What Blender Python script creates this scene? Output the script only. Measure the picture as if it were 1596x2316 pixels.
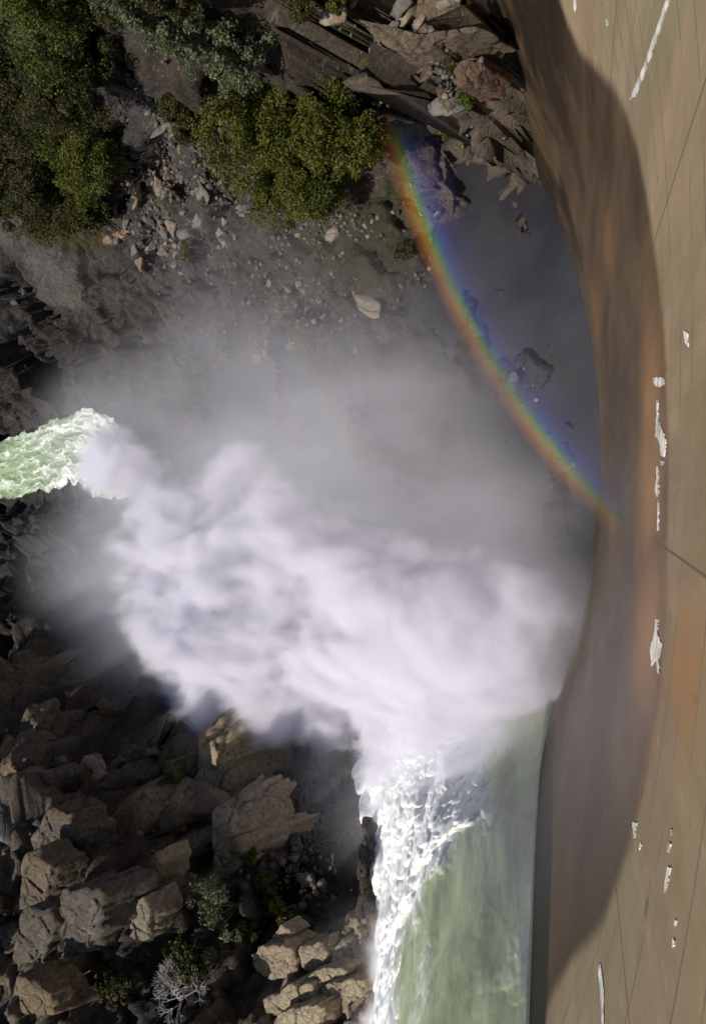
import bpy, math, random
import numpy as np
from mathutils import Vector, Matrix

for o in list(bpy.data.objects):
    bpy.data.objects.remove(o)
C = bpy.context.scene
COL = C.collection
R = math.radians

# ------------------------------------------------------------------ camera
# The photographer leans over the crest of the dam, looking down and downstream,
# with the camera turned on its side (the photograph's left is the world's up).
CAM_Z, PITCH, FOC = 95.0, R(48.0), 2092.0
cp, sp = math.cos(PITCH), math.sin(PITCH)
cam = bpy.data.cameras.new("camera")
cam.sensor_fit = 'VERTICAL'
cam.sensor_height = 36.0
cam.lens = FOC / 2316.0 * 36.0
cam.clip_start, cam.clip_end = 0.5, 4000.0
co = bpy.data.objects.new("camera", cam)
COL.objects.link(co)
co.matrix_world = Matrix(((0, 1, 0, 0), (-sp, 0, -cp, 0), (-cp, 0, sp, CAM_Z), (0, 0, 0, 1)))
C.camera = co

# ------------------------------------------------------------------ light (direction solved from the rainbow's centre)
ANTI = Vector((0.455, 0.594 * cp - 0.664 * sp, -0.664 * cp - 0.594 * sp)).normalized()
SUN = -ANTI
sl = bpy.data.lights.new("sun", 'SUN')
sl.energy, sl.angle, sl.color = 4.2, R(0.5), (1.0, 0.94, 0.85)
so = bpy.data.objects.new("sun", sl)
COL.objects.link(so)
so.rotation_euler = SUN.to_track_quat('Z', 'Y').to_euler()
W = bpy.data.worlds.new("World")
C.world = W
W.use_nodes = True
wn = W.node_tree.nodes
bg = wn["Background"]
sky = wn.new("ShaderNodeTexSky")
sky.sky_type = 'NISHITA'
sky.sun_disc = False
sky.sun_elevation = math.asin(SUN.z)
sky.sun_rotation = math.atan2(SUN.x, SUN.y)
W.node_tree.links.new(sky.outputs[0], bg.inputs[0])
bg.inputs[1].default_value = 0.08
C.view_settings.view_transform = 'Standard'
C.view_settings.look = 'None'
C.view_settings.gamma = 1.0
C.view_settings.exposure = 0.25
C.cycles.volume_bounces = 8
C.cycles.volume_step_rate = 1.6
C.cycles.volume_max_steps = 256
C.cycles.max_bounces = 10
C.cycles.transparent_max_bounces = 12

# ------------------------------------------------------------------ helpers
def ray(x, y):
    """photo point (1596 x 2316 units) -> world direction"""
    px = (2316.0 - y - 1158.0) / FOC
    py = (798.0 - x) / FOC
    return np.array((px, cp + py * sp, -sp + py * cp))

def at(x, y, z):
    """the place at height z seen at a photo point"""
    d = ray(x, y)
    t = (z - CAM_Z) / d[2]
    return np.array((d[0] * t, d[1] * t, z))

def setp(o, label=None, cat=None, group=None, kind=None):
    if label: o["label"] = label
    if cat: o["category"] = cat
    if group: o["group"] = group
    if kind: o["kind"] = kind
    return o

def mesh_obj(name, V, F, mat=None, parent=None, smooth=False, attrs=None):
    me = bpy.data.meshes.new(name)
    V = np.asarray(V, dtype=np.float32)
    if isinstance(F, np.ndarray):
        n, k = F.shape
        me.vertices.add(len(V)); me.vertices.foreach_set("co", V.ravel())
        me.loops.add(n * k); me.loops.foreach_set("vertex_index", F.astype(np.int32).ravel())
        me.polygons.add(n)
        me.polygons.foreach_set("loop_start", np.arange(0, n * k, k, dtype=np.int32))
        me.update(calc_edges=True)
    else:
        me.from_pydata([tuple(v) for v in V], [], [tuple(f) for f in F])
    if attrs:
        for k, a in attrs.items():
            a = np.asarray(a, dtype=np.float32)
            if a.ndim == 1:
                at_ = me.attributes.new(k, 'FLOAT', 'POINT'); at_.data.foreach_set("value", a)
            else:
                at_ = me.attributes.new(k, 'FLOAT_COLOR', 'POINT')
                at_.data.foreach_set("color", np.c_[a, np.ones(len(a))].astype(np.float32).ravel())
    if smooth:
        me.polygons.foreach_set("use_smooth", np.ones(len(me.polygons), dtype=bool))
    if mat: me.materials.append(mat)
    o = bpy.data.objects.new(name, me)
    COL.objects.link(o)
    if parent: o.parent = parent
    return o

def empty(name, loc):
    o = bpy.data.objects.new(name, None)
    o.empty_display_size = 0.3
    COL.objects.link(o)
    o.location = loc
    return o

def grid_faces(nu, nv):
    i = np.arange(nu * nv).reshape(nu, nv)
    return np.stack([i[:-1, :-1], i[1:, :-1], i[1:, 1:], i[:-1, 1:]], -1).reshape(-1, 4)

def hash3(i, j, k, s):
    h = (i.astype(np.uint32) * np.uint32(374761393) + j.astype(np.uint32) * np.uint32(668265263)
         + k.astype(np.uint32) * np.uint32(2147483647) + np.uint32((s * 974634777) & 0xffffffff))
    h = (h ^ (h >> np.uint32(13))) * np.uint32(1274126177)
    h = (h ^ (h >> np.uint32(16))) * np.uint32(2246822519)
    h = h ^ (h >> np.uint32(15))
    return (h & np.uint32(0xffffff)).astype(np.float64) / 16777215.0

def vnoise(P, seed=0):
    f = np.floor(P).astype(np.int64); t = P - f
    t = t * t * t * (t * (t * 6 - 15) + 10)
    out = 0
    for a in (0, 1):
        for b in (0, 1):
            for c in (0, 1):
                w = (t[:, 0] if a else 1 - t[:, 0]) * (t[:, 1] if b else 1 - t[:, 1]) * (t[:, 2] if c else 1 - t[:, 2])
                out = out + w * hash3(f[:, 0] + a, f[:, 1] + b, f[:, 2] + c, seed)
    return out

def fbm(P, oct_=4, seed=0, gain=.5):
    o, a, s = 0, 1., 0
    for k in range(oct_):
        o = o + a * vnoise(P * 2.03 ** k + 17.3 * k, seed + k); s += a; a *= gain
    return o / s

def worley(P, seed=0):
    """F1, F2, random number of the nearest cell, offset from its point"""
    n = len(P)
    f = np.floor(P).astype(np.int64)
    d1 = np.full(n, 9.); d2 = np.full(n, 9.); rid = np.zeros(n); off = np.zeros((n, 3))
    for a in (-1, 0, 1):
        for b in (-1, 0, 1):
            for c in (-1, 0, 1):
                i, j, k = f[:, 0] + a, f[:, 1] + b, f[:, 2] + c
                q = np.stack([i + hash3(i, j, k, seed), j + hash3(i, j, k, seed + 1), k + hash3(i, j, k, seed + 2)], 1)
                v = P - q
                d = (v * v).sum(1)
                near = d < d1
                d2 = np.where(near, d1, np.minimum(d2, d))
                d1 = np.where(near, d, d1)
                rid = np.where(near, hash3(i, j, k, seed + 3), rid)
                off = np.where(near[:, None], v, off)
    return np.sqrt(d1), np.sqrt(d2), rid, off

def blocks(P, L, seed, aniso=(1, 1, 1)):
    """faceted joint-bounded rock relief of block size L: every cell is a tilted plane, with cracks between"""
    f1, f2, rid, off = worley(P / (L * np.array(aniso)), seed)
    g = np.stack([np.modf(rid * 37.1)[0], np.modf(rid * 91.7)[0], np.modf(rid * 53.3)[0]], 1) - .5
    d = (rid - .5) * 1.0 + (off * g).sum(1) * 1.5
    crack = np.clip((f2 - f1) / .10, 0, 1)
    return d * L, crack

class NT:
    """small wrapper to write shader trees"""
    def __init__(s, name):
        s.m = bpy.data.materials.new(name); s.m.use_nodes = True
        s.t = s.m.node_tree; s.t.nodes.clear()
        s.out = s.n("OutputMaterial")
    def n(s, typ, ins=None, **kw):
        nd = s.t.nodes.new("ShaderNode" + typ)
        for k, v in kw.items(): setattr(nd, k, v)
        for k, v in (ins or {}).items():
            sock = nd.inputs[k]
            if hasattr(v, "bl_idname") or isinstance(v, bpy.types.NodeSocket): s.t.links.new(v, sock)
            else: sock.default_value = v
        return nd
    def attr(s, name): return s.n("Attribute", attribute_name=name)
    def geo(s): return s.n("TexCoord").outputs["Object"]
    def mapv(s, vec, scale): return s.n("Mapping", {"Vector": vec, "Scale": scale}).outputs[0]
    def noise(s, vec, scale, detail=4., rough=.55, dist=0.):
        return s.n("TexNoise", {"Vector": vec, "Scale": scale, "Detail": detail, "Roughness": rough, "Distortion": dist}).outputs[0]
    def math(s, op, a, b=0.5, clamp=False):
        return s.n("Math", {0: a, 1: b}, operation=op, use_clamp=clamp).outputs[0]
    def rng(s, v, a, b, c=0., d=1.):
        return s.n("MapRange", {0: v, 1: a, 2: b, 3: c, 4: d}, interpolation_type='SMOOTHSTEP').outputs[0]
    def mix(s, fac, a, b, mode='MIX'):
        nd = s.n("Mix", data_type='RGBA', blend_type=mode)
        for sock, v in ((nd.inputs[0], fac), (nd.inputs[6], a), (nd.inputs[7], b)):
            if isinstance(v, bpy.types.NodeSocket): s.t.links.new(v, sock)
            else: sock.default_value = v if not isinstance(v, tuple) else (*v, 1)[:4]
        return nd.outputs[2]
    def bump(s, h, strength=.5, dist=.1):
        return s.n("Bump", {"Height": h, "Strength": strength, "Distance": dist}).outputs[0]
    def bsdf(s, **ins):
        b = s.n("BsdfPrincipled")
        for k, v in ins.items():
            k = k.replace("_", " ")
            if isinstance(v, bpy.types.NodeSocket): s.t.links.new(v, b.inputs[k])
            else: b.inputs[k].default_value = (*v, 1) if isinstance(v, tuple) else v
        return b.outputs[0]
    def surf(s, sh): s.t.links.new(sh, s.out.inputs["Surface"]); return s.m

# ------------------------------------------------------------------ materials
def rock_material(name="rock", bump=.5):
    n = NT(name); p = n.geo()
    base = n.attr("tint").outputs["Color"]
    wet = n.attr("wet").outputs["Fac"]
    n1 = n.noise(p, .35, 5, .6); n2 = n.noise(p, 2.2, 6, .65); n3 = n.noise(p, 9., 4, .6)
    c = n.mix(n.rng(n1, .35, .7, 0, .75), base, (1.25, 1.08, .86), 'MULTIPLY')
    c = n.mix(n.rng(n2, .40, .68, 0, .8), c, (.42, .40, .40), 'MULTIPLY')
    c = n.mix(n.rng(n3, .55, .75, 0, .45), c, (1.35, 1.28, 1.2), 'MULTIPLY')
    def crk(sc, w):
        wv = n.n("VectorMath", {0: n.mapv(p, (1, .8, 1.25)), 1: n.n("VectorMath", {0: n.n("TexNoise", {"Vector": p, "Scale": sc * .8, "Detail": 4.}).outputs[1], "Scale": .9 / sc}, operation='SCALE').outputs[0]}, operation='ADD').outputs[0]
        return n.rng(n.n("TexVoronoi", {"Vector": wv, "Scale": sc}, feature='DISTANCE_TO_EDGE').outputs[0], 0., w)
    k1, k2 = crk(.42, .035), crk(1.3, .05)
    ck = n.math('MULTIPLY', n.math('ADD', n.math('MULTIPLY', k1, .8), .2), n.math('ADD', n.math('MULTIPLY', k2, .5), .5))
    c = n.mix(ck, (.30, .28, .27), (1., 1., 1.)) if False else n.mix(1., c, n.mix(n.math('ADD', ck, n.rng(n1, .42, .6, .0, .75), True), (.40, .38, .32), (1., 1., 1.)), 'MULTIPLY')
    vein = n.math('ABSOLUTE', n.math('SUBTRACT', n.noise(n.mapv(p, (.5, .5, 1.1)), .33, 3, .5, .6), .5))
    c = n.mix(n.rng(vein, .012, .004, 0, .10), c, (.36, .33, .28))
    # ground that is not rock: soil, moss
    soil = n.attr("soil").outputs["Fac"]
    sm = n.rng(n.math('ADD', soil, n.math('MULTIPLY', n.math('SUBTRACT', n2, .5), .9)), .42, .62)
    sc = n.mix(n.rng(n.noise(p, .8, 5), .4, .62), (.026, .020, .011), (.036, .042, .011))
    sc = n.mix(n.rng(n3, .52, .7, 0, .7), sc, (.06, .05, .031))
    c = n.mix(sm, c, sc)
    c = n.mix(n.math('MULTIPLY', wet, .75), c, (.30, .30, .33), 'MULTIPLY')
    rough = n.rng(wet, 0, 1, .9, .42)
    h = n.math('ADD', n.math('ADD', n.math('MULTIPLY', n2, 1.), n.math('MULTIPLY', n3, .45)), n.math('MULTIPLY', ck, .8))
    return n.surf(n.bsdf(Base_Color=c, Roughness=rough, Specular_IOR_Level=.3, Normal=n.bump(h, bump, .35)))

def dam_material():
    n = NT("weathered_concrete"); p = n.attr("flat").outputs["Vector"]   # (arc length, slope length) on the face
    o = n.geo()
    hstreak = n.noise(n.mapv(p, (.22, .16, 1)), 1., 7, .66)
    hs2 = n.noise(n.mapv(p, (.055, .05, 1)), 1., 7, .62, .5)
    fall = n.noise(n.mapv(p, (.8, .022, 1)), 1., 7, .7, .2)
    blot = n.noise(n.mapv(p, (.22, .06, 1)), 1., 6, .62)
    fine = n.noise(n.mapv(p, (1.5, .45, 1)), 1., 6, .72)
    c = n.mix(n.rng(blot, .35, .68), (.225, .165, .095), (.300, .226, .138))
    c = n.mix(n.rng(hstreak, .5, .72, 0, .26), c, (.62, .55, .48), 'MULTIPLY')
    c = n.mix(n.rng(fine, .58, .72, 0, .16), c, (.55, .50, .44), 'MULTIPLY')
    c = n.mix(n.rng(fall, .54, .74, 0, .30), c, (.6, .54, .47), 'MULTIPLY')
    c = n.mix(n.rng(fine, .44, .30, 0, .22), c, (.46, .40, .31))
    dash = n.noise(n.mapv(p, (.45, .55, 1)), 1., 4, .55)
    c = n.mix(n.rng(dash, .66, .72, 0, .55), c, (.07, .052, .032))
    pit = n.noise(n.mapv(p, (1.1, .25, 1)), 1., 3, .5)
    c = n.mix(n.rng(pit, .70, .76, 0, .5), c, (.08, .06, .04))
    patchy = n.n("TexVoronoi", {"Vector": n.mapv(p, (.073, .06, 1)), "Scale": 1., "Randomness": .35}).outputs["Color"]
    c = n.mix(.22, c, n.mix(1., c, n.mix(.6, patchy, (.8, .8, .8)), 'MULTIPLY'))
    # lift joints every 1.6 m and contraction joints every 14 m
    sx = n.n("SeparateXYZ", {0: p})
    def line(v, period, w):
        f = n.math('FRACT', n.math('DIVIDE', n.math('ADD', v, 700.), period))
        return n.rng(n.math('ABSOLUTE', n.math('SUBTRACT', f, .5)), w / period, w / period * .4)
    jl = line(sx.outputs[1], 3.05, .16); jc = line(sx.outputs[0], 13.7, .07)
    jl = n.math('MULTIPLY', jl, n.rng(n.noise(n.mapv(p, (.25, .6, 1)), 1., 3), .40, .62, 0, .6))
    c = n.mix(jl, c, (.10, .08, .055)); c = n.mix(n.math('MULTIPLY', jc, .8), c, (.07, .055, .04))
    # wet from spray below the tide mark
    wv = n.attr("wet").outputs["Fac"]
    wj = n.math('ADD', wv, n.math('MULTIPLY', n.math('SUBTRACT', n.noise(n.mapv(p, (.16, .06, 1)), 1., 7, .65), .5), n.attr("fray").outputs["Fac"]))
    wet = n.rng(wj, -.9, 1.0)
    wetc = n.mix(.90, c, (.29, .245, .215), 'MULTIPLY')
    blot2 = n.noise(n.mapv(p, (.10, .035, 1)), 1., 7, .65)
    wetc = n.mix(n.rng(hs2, .40, .68, 0, .5), wetc, (.42, .40, .42), 'MULTIPLY')
    wetc = n.mix(n.rng(blot2, .42, .62, 0, .55), wetc, (.50, .48, .48), 'MULTIPLY')
    wetc = n.mix(n.rng(blot, .50, .70, 0, .35), wetc, (1.5, 1.42, 1.3), 'MULTIPLY')
    wetc = n.mix(n.rng(fall, .36, .26, 0, .3), wetc, (.13, .10, .075))
    wetc = n.mix(n.math('MULTIPLY', n.attr('stain').outputs['Fac'], n.rng(n.noise(n.mapv(p, (.035, .085, 1)), 1., 7, .62, .6), .40, .56, .15, 1.)), wetc, (.26, .25, .27), 'MULTIPLY')
    c = n.mix(wet, c, wetc)
    rust = n.attr("rust").outputs["Fac"]
    c = n.mix(n.math('MULTIPLY', rust, n.rng(blot, .25, .6, .5, 1.)), c, (.30, .15, .055))
    tshade = n.attr("toe_shade").outputs["Fac"]
    c = n.mix(tshade, c, (.020, .016, .010))  # dark strip beside the torrent: shade put into the concrete's colour
    rough = n.rng(wet, 0, 1, .92, .5)
    h = n.math('ADD', fine, n.math('MULTIPLY', jl, -1.5))
    return n.surf(n.bsdf(Base_Color=c, Roughness=rough, Specular_IOR_Level=.3, Normal=n.bump(h, .25, .05)))

def plain(name, col, rough=.8, var=.35, scale=3., spec=.3):
    n = NT(name); p = n.geo()
    v = n.noise(p, scale, 4)
    lo = tuple(x * (1 - var) for x in col); hi = tuple(min(1, x * (1 + var)) for x in col)
    return n.surf(n.bsdf(Base_Color=n.mix(n.rng(v, .3, .7), lo, hi), Roughness=rough, Specular_IOR_Level=spec, Normal=n.bump(v, .4, .05)))

def leaf_material(name, dark, light):
    n = NT(name)
    t = n.attr("shade").outputs["Fac"]
    v = n.noise(n.geo(), 1.2, 3)
    c = n.mix(n.math('ADD', n.math('MULTIPLY', t, .7), n.math('MULTIPLY', v, .4), True), dark, light)
    b = n.bsdf(Base_Color=c, Roughness=.6, Specular_IOR_Level=.25)
    tr = n.n("BsdfTranslucent", {"Color": n.mix(1., c, (1.2, 1.35, .6), 'MULTIPLY')}).outputs[0]
    return n.surf(n.n("MixShader", {0: .25, 1: b, 2: tr}).outputs[0])

ROCK = rock_material()
BOULDER = rock_material("boulder_rock", .35)
DAM = dam_material()
LIME = plain("lime_crust", (.52, .49, .44), .85, .5, .9)
BARK = plain("bark", (.07, .055, .042), .9)
DRIFT = plain("bleached_wood", (.30, .26, .22), .85)
L_OAK = leaf_material("oak_leaves", (.024, .032, .005), (.108, .116, .016))
L_OAK2 = leaf_material("dark_oak_leaves", (.017, .02, .006), (.066, .064, .016))
L_PINE = leaf_material("pine_needles", (.04, .055, .03), (.15, .175, .095))
L_FRESH = leaf_material("fresh_leaves", (.025, .042, .006), (.09, .12, .018))
L_GREY = leaf_material("grey_leaves", (.05, .055, .03), (.13, .13, .075))

# ------------------------------------------------------------------ terrain
H_ = CAM_Z
DX, DY = 7.0, 118.8        # axis of the arch dam
RB, SLOPE = 70.3, .564     # toe radius, horizontal run per metre of rise

def rad(z): return RB + SLOPE * z
def onface(a, z, off=0.):
    r = rad(z) - off
    return np.array((DX + r * math.sin(a), DY - r * math.cos(a), z + off * .5))
def face_hit(x, y):
    """(azimuth, height) where a photo point's line of sight meets the dam face"""
    d = ray(x, y)
    g = lambda t: math.hypot(d[0] * t - DX, d[1] * t - DY) - rad(CAM_Z + d[2] * t)
    t = 8.
    while t < 170 and g(t) < 0: t += .25
    a, b = t - .25, t
    for _ in range(20):
        m = (a + b) / 2
        if g(m) < 0: a = m
        else: b = m
    return math.atan2(d[0] * b - DX, DY - d[1] * b), CAM_Z + d[2] * b
CTRL = []   # photo x, photo y, height
def c(*rows):
    for r in rows: CTRL.append(r)
# valley floor, pool, river bed
c((1200, 700, -2), (1250, 900, -2), (1100, 560, -2), (1030, 400, -1.0), (1000, 700, .6), (1060, 900, .8), (1200, 1100, -.6), (1330, 990, -1), (1175, 850, .5), (1215, 870, .7), (1270, 950, .5), (1305, 1040, .6), (1200, 960, .4), (1320, 1110, .4),
  (900, 800, 2), (800, 620, 3), (700, 850, 1), (880, 500, 3.5), (600, 750, 3), (500, 620, 4),
  (900, 1200, -1), (700, 1200, -1), (1000, 1450, -1), (500, 1150, -1.5), (300, 1080, -1.5), (150, 1050, -1.5), (0, 1050, -1.5), (1200, 1400, -1))
# right side: boulder fan, trees' slope
c((560, 520, 5), (420, 540, 6), (330, 560, 7), (300, 640, 6), (450, 420, 9), (380, 300, 14), (300, 200, 20), (250, 420, 12), (330, 130, 24),
  (700, 480, 5), (620, 330, 12), (780, 330, 10), (850, 420, 5), (870, 300, 9), (600, 170, 21), (750, 180, 18), (850, 150, 18), (500, 60, 30), (650, 60, 29),
  (800, 30, 30), (900, 100, 22), (950, 20, 28), (1060, 10, 26), (1090, 60, 20), (1080, 90, 15.5), (1100, 100, 14), (1000, 110, 16), (1060, 150, 13), (1085, 200, 6.5), (1100, 170, 8.5), (1122, 0, 22.5),
  (1110, 60, 17.5), (960, 220, 8), (1050, 260, 5), (1000, 300, 3), (1098, 250, 3.), (1090, 330, .5), (930, 280, 6), (1060, 370, -.6), (1110, 390, -1.6), (1160, 440, -2), (1225, 520, -2), (1290, 640, -2), (1330, 780, -2), (1345, 920, -2),
  (150, 100, 30), (60, 60, 36), (0, 0, 42), (150, 250, 20), (40, 250, 24), (150, 400, 14), (40, 420, 16), (0, 200, 28), (200, 0, 38))
# river banks, far
c((80, 560, 12), (160, 640, 8), (30, 510, 14), (20, 640, 11), (40, 750, 9), (120, 800, 4), (20, 880, 5), (60, 930, 1.2), (190, 880, 1.5), (200, 760, 4), (300, 800, 2),
  (0, 960, .8), (0, 1150, .8), (100, 1130, .8), (60, 1220, 4), (20, 1320, 9), (150, 1250, 3), (120, 1340, 6))
# left cliffs: from the torrent's bank back into the picture, one line of sight after another, each stretch at its own slope
def climb(y, z, *steps):
    x0, p = steps[0][0], None
    p = at(x0, y, z); CTRL.append((x0, y, z))
    for x1, slope in steps[1:]:
        m = max(1, int(abs(x0 - x1) / 35)); tn = math.tan(R(slope))
        for k in range(1, m + 1):
            x = x0 + (x1 - x0) * k / m
            d = ray(x, y); dh = math.hypot(d[0], d[1]); h0 = math.hypot(p[0], p[1])
            # z = 95 + t dz ; z = p.z + tn (t dh - h0)
            t = (p[2] - CAM_Z - tn * h0) / (d[2] - tn * dh)
            p = np.array((d[0] * t, d[1] * t, CAM_Z + d[2] * t)); CTRL.append((x, y, float(p[2])))
        x0 = x1
    return p
climb(2310, 23, (835, 0), (600, 28), (430, 40), (250, 50), (0, 38))
climb(2220, 21, (838, 0), (620, 26), (440, 45), (330, 62), (240, 62), (0, 40))
climb(2130, 18.5, (845, 0), (640, 26), (590, 55), (430, 45), (270, 76), (0, 40))
climb(2040, 15.5, (850, 0), (720, 45), (580, 40), (430, 40), (270, 78), (0, 40))
climb(1950, 12.5, (845, 0), (720, 45), (590, 45), (480, 15), (460, 60), (265, 78), (0, 42))
climb(1870, 10, (830, 0), (700, 40), (565, 48), (470, 10), (320, 80), (250, 55), (0, 42))
climb(1780, 7, (815, 0), (680, 35), (560, 45), (455, 10), (310, 80), (0, 42))
climb(1690, 4, (800, 0), (560, 28), (450, 30), (310, 81), (0, 42))
climb(1600, 2, (790, 0), (480, 12), (440, 40), (310, 80), (0, 42))
climb(1510, .5, (790, 0), (340, 6), (260, 66), (0, 42))
climb(1400, 0, (600, 0), (330, 4), (200, 40), (0, 42))
c((900, 2250, 22), (1000, 2300, 26), (900, 2000, 14), (1050, 2050, 17), (900, 1800, 6), (1050, 1850, 8), (950, 1650, 1), (1100, 1650, 2), (1150, 2000, 24), (1150, 2280, 36))
c((0, 1010, -1.5), (0, 1125, -1.5), (100, 1000, -1.5), (100, 1095, -1.5), (190, 950, -1.5), (190, 1080, -1.5))
K = np.array([at(*r) for r in CTRL])
FAR = np.array([(-40, 230, 12), (10, 235, -1), (60, 230, 18), (100, 200, 48), (-118, 120, 52), (-105, 75, 46), (-85, 40, 42), (-70, 22, 42), (90, 120, 48), (95, 80, 52), (85, 45, 55),
                (75, 25, 22), (-100, 260, 60), (120, 260, 70), (20, 280, 0), (-128, 150, 66), (130, 150, 75), (-30, 15, 10), (40, 22, -4), (20, 30, -4), (0, 30, -4), (55, 30, 2), (66, 40, 18), (20, 320, 3), (-130, 330, 80), (150, 330, 80)], float)
K = np.vstack([K, FAR])
def tps_fit(X, z, lam=.8):
    n = len(X)
    d = np.hypot(X[:, None, 0] - X[None, :, 0], X[:, None, 1] - X[None, :, 1])
    A = np.zeros((n + 3, n + 3)); A[:n, :n] = -np.sqrt(d * d + 1.0) - lam * 0 * np.eye(n)
    A[:n, :n] += .15 * np.eye(n)
    A[:n, n:] = np.c_[np.ones(n), X]; A[n:, :n] = A[:n, n:].T
    return np.linalg.solve(A, np.r_[z, np.zeros(3)])
def tps_eval(cf, X, Q):
    out = np.empty(len(Q)); n = len(X)
    for s in range(0, len(Q), 20000):
        q = Q[s:s + 20000]
        d2 = (q[:, None, 0] - X[None, :, 0]) ** 2 + (q[:, None, 1] - X[None, :, 1]) ** 2
        out[s:s + 20000] = -np.sqrt(d2 + 1.0) @ cf[:n] + cf[n] + q @ cf[n + 1:]
    return out
CF = tps_fit(K[:, :2], K[:, 2])
def ground(x, y):
    return float(tps_eval(CF, K[:, :2], np.array([[x, y]], float))[0])

# what covers the ground, given at photo points: tint, soil, wet, relief
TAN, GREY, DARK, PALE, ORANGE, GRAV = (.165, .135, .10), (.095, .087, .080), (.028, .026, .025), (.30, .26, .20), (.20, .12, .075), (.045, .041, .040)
COV = []
def cov(tint, soil, wet, rel, *pts):
    for x, y, z in pts: COV.append((base_hit(x, y), tint, soil, wet, rel))
def base_hit(x, y):
    d = ray(x, y); t = np.arange(50., 330., .5)
    q = np.c_[d[0] * t, d[1] * t]; z = CAM_Z + d[2] * t
    under = np.nonzero(z < tps_eval(CF, K[:, :2], q))[0]
    k = under[0] if len(under) else len(t) - 1
    return np.array((q[k, 0], q[k, 1], z[k]))
SLATE = (.034, .028, .022)
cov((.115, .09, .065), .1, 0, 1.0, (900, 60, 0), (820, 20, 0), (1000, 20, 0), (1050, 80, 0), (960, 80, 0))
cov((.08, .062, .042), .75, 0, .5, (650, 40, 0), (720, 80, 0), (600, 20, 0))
cov(SLATE, .85, 0, .4, (560, 60, 0), (750, 200, 0), (850, 220, 0), (650, 200, 0), (870, 130, 0), (500, 30, 0), (300, 60, 0), (150, 200, 0), (60, 60, 0), (100, 400, 0), (30, 250, 0), (600, 380, 0), (720, 330, 0), (680, 120, 0), (780, 120, 0), (200, 350, 0), (180, 480, 0), (60, 470, 0))  # mossy soil, tinted darker to carry the shade between the trees
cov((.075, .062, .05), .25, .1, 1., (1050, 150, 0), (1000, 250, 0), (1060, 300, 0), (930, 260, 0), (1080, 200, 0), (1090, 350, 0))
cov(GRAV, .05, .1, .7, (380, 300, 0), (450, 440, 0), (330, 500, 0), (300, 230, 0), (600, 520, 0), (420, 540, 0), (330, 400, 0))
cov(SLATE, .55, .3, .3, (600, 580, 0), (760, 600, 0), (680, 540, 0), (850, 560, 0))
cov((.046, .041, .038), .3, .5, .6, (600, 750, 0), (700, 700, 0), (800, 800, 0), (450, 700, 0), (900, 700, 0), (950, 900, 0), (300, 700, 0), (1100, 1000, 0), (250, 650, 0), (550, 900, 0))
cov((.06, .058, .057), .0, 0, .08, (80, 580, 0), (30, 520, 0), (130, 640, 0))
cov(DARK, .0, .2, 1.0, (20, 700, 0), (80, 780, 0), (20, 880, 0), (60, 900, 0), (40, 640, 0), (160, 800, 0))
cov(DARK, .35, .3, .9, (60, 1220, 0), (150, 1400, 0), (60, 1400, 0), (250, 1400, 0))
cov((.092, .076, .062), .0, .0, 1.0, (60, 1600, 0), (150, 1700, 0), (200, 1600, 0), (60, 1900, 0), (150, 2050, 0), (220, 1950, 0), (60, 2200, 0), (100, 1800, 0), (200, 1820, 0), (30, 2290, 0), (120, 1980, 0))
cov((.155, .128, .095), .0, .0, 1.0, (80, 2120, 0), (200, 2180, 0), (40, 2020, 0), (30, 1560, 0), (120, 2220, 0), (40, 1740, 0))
cov(DARK, .0, .3, .9, (330, 1650, 0), (340, 1800, 0), (400, 1900, 0), (380, 2050, 0), (330, 1540, 0), (420, 1780, 0), (300, 1900, 0), (400, 1960, 0))  # gully face: its shade is deepened by a near-black rock tint
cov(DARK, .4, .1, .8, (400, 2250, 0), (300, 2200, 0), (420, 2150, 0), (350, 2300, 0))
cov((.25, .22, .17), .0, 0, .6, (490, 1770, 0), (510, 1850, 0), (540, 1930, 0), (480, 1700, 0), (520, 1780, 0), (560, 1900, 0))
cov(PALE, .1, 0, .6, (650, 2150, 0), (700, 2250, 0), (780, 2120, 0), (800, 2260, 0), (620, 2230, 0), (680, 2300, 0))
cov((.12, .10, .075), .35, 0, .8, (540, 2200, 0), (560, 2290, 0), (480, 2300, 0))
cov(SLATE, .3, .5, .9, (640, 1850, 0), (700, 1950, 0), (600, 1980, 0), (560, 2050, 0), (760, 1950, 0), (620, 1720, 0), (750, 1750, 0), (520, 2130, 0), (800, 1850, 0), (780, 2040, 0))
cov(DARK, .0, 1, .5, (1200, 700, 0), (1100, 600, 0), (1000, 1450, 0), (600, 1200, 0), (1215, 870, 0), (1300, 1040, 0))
CK = np.array([a[0][:2] for a in COV])
CA = np.array([(*a[1], a[2], a[3], a[4]) for a in COV])
def cover(Q):
    out = np.empty((len(Q), 6))
    for s in range(0, len(Q), 20000):
        q = Q[s:s + 20000]
        d2 = (q[:, None, 0] - CK[None, :, 0]) ** 2 + (q[:, None, 1] - CK[None, :, 1]) ** 2
        w = 1 / (d2 + 2.) ** 2.4
        out[s:s + 20000] = (w @ CA) / w.sum(1)[:, None]
    return out

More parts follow.
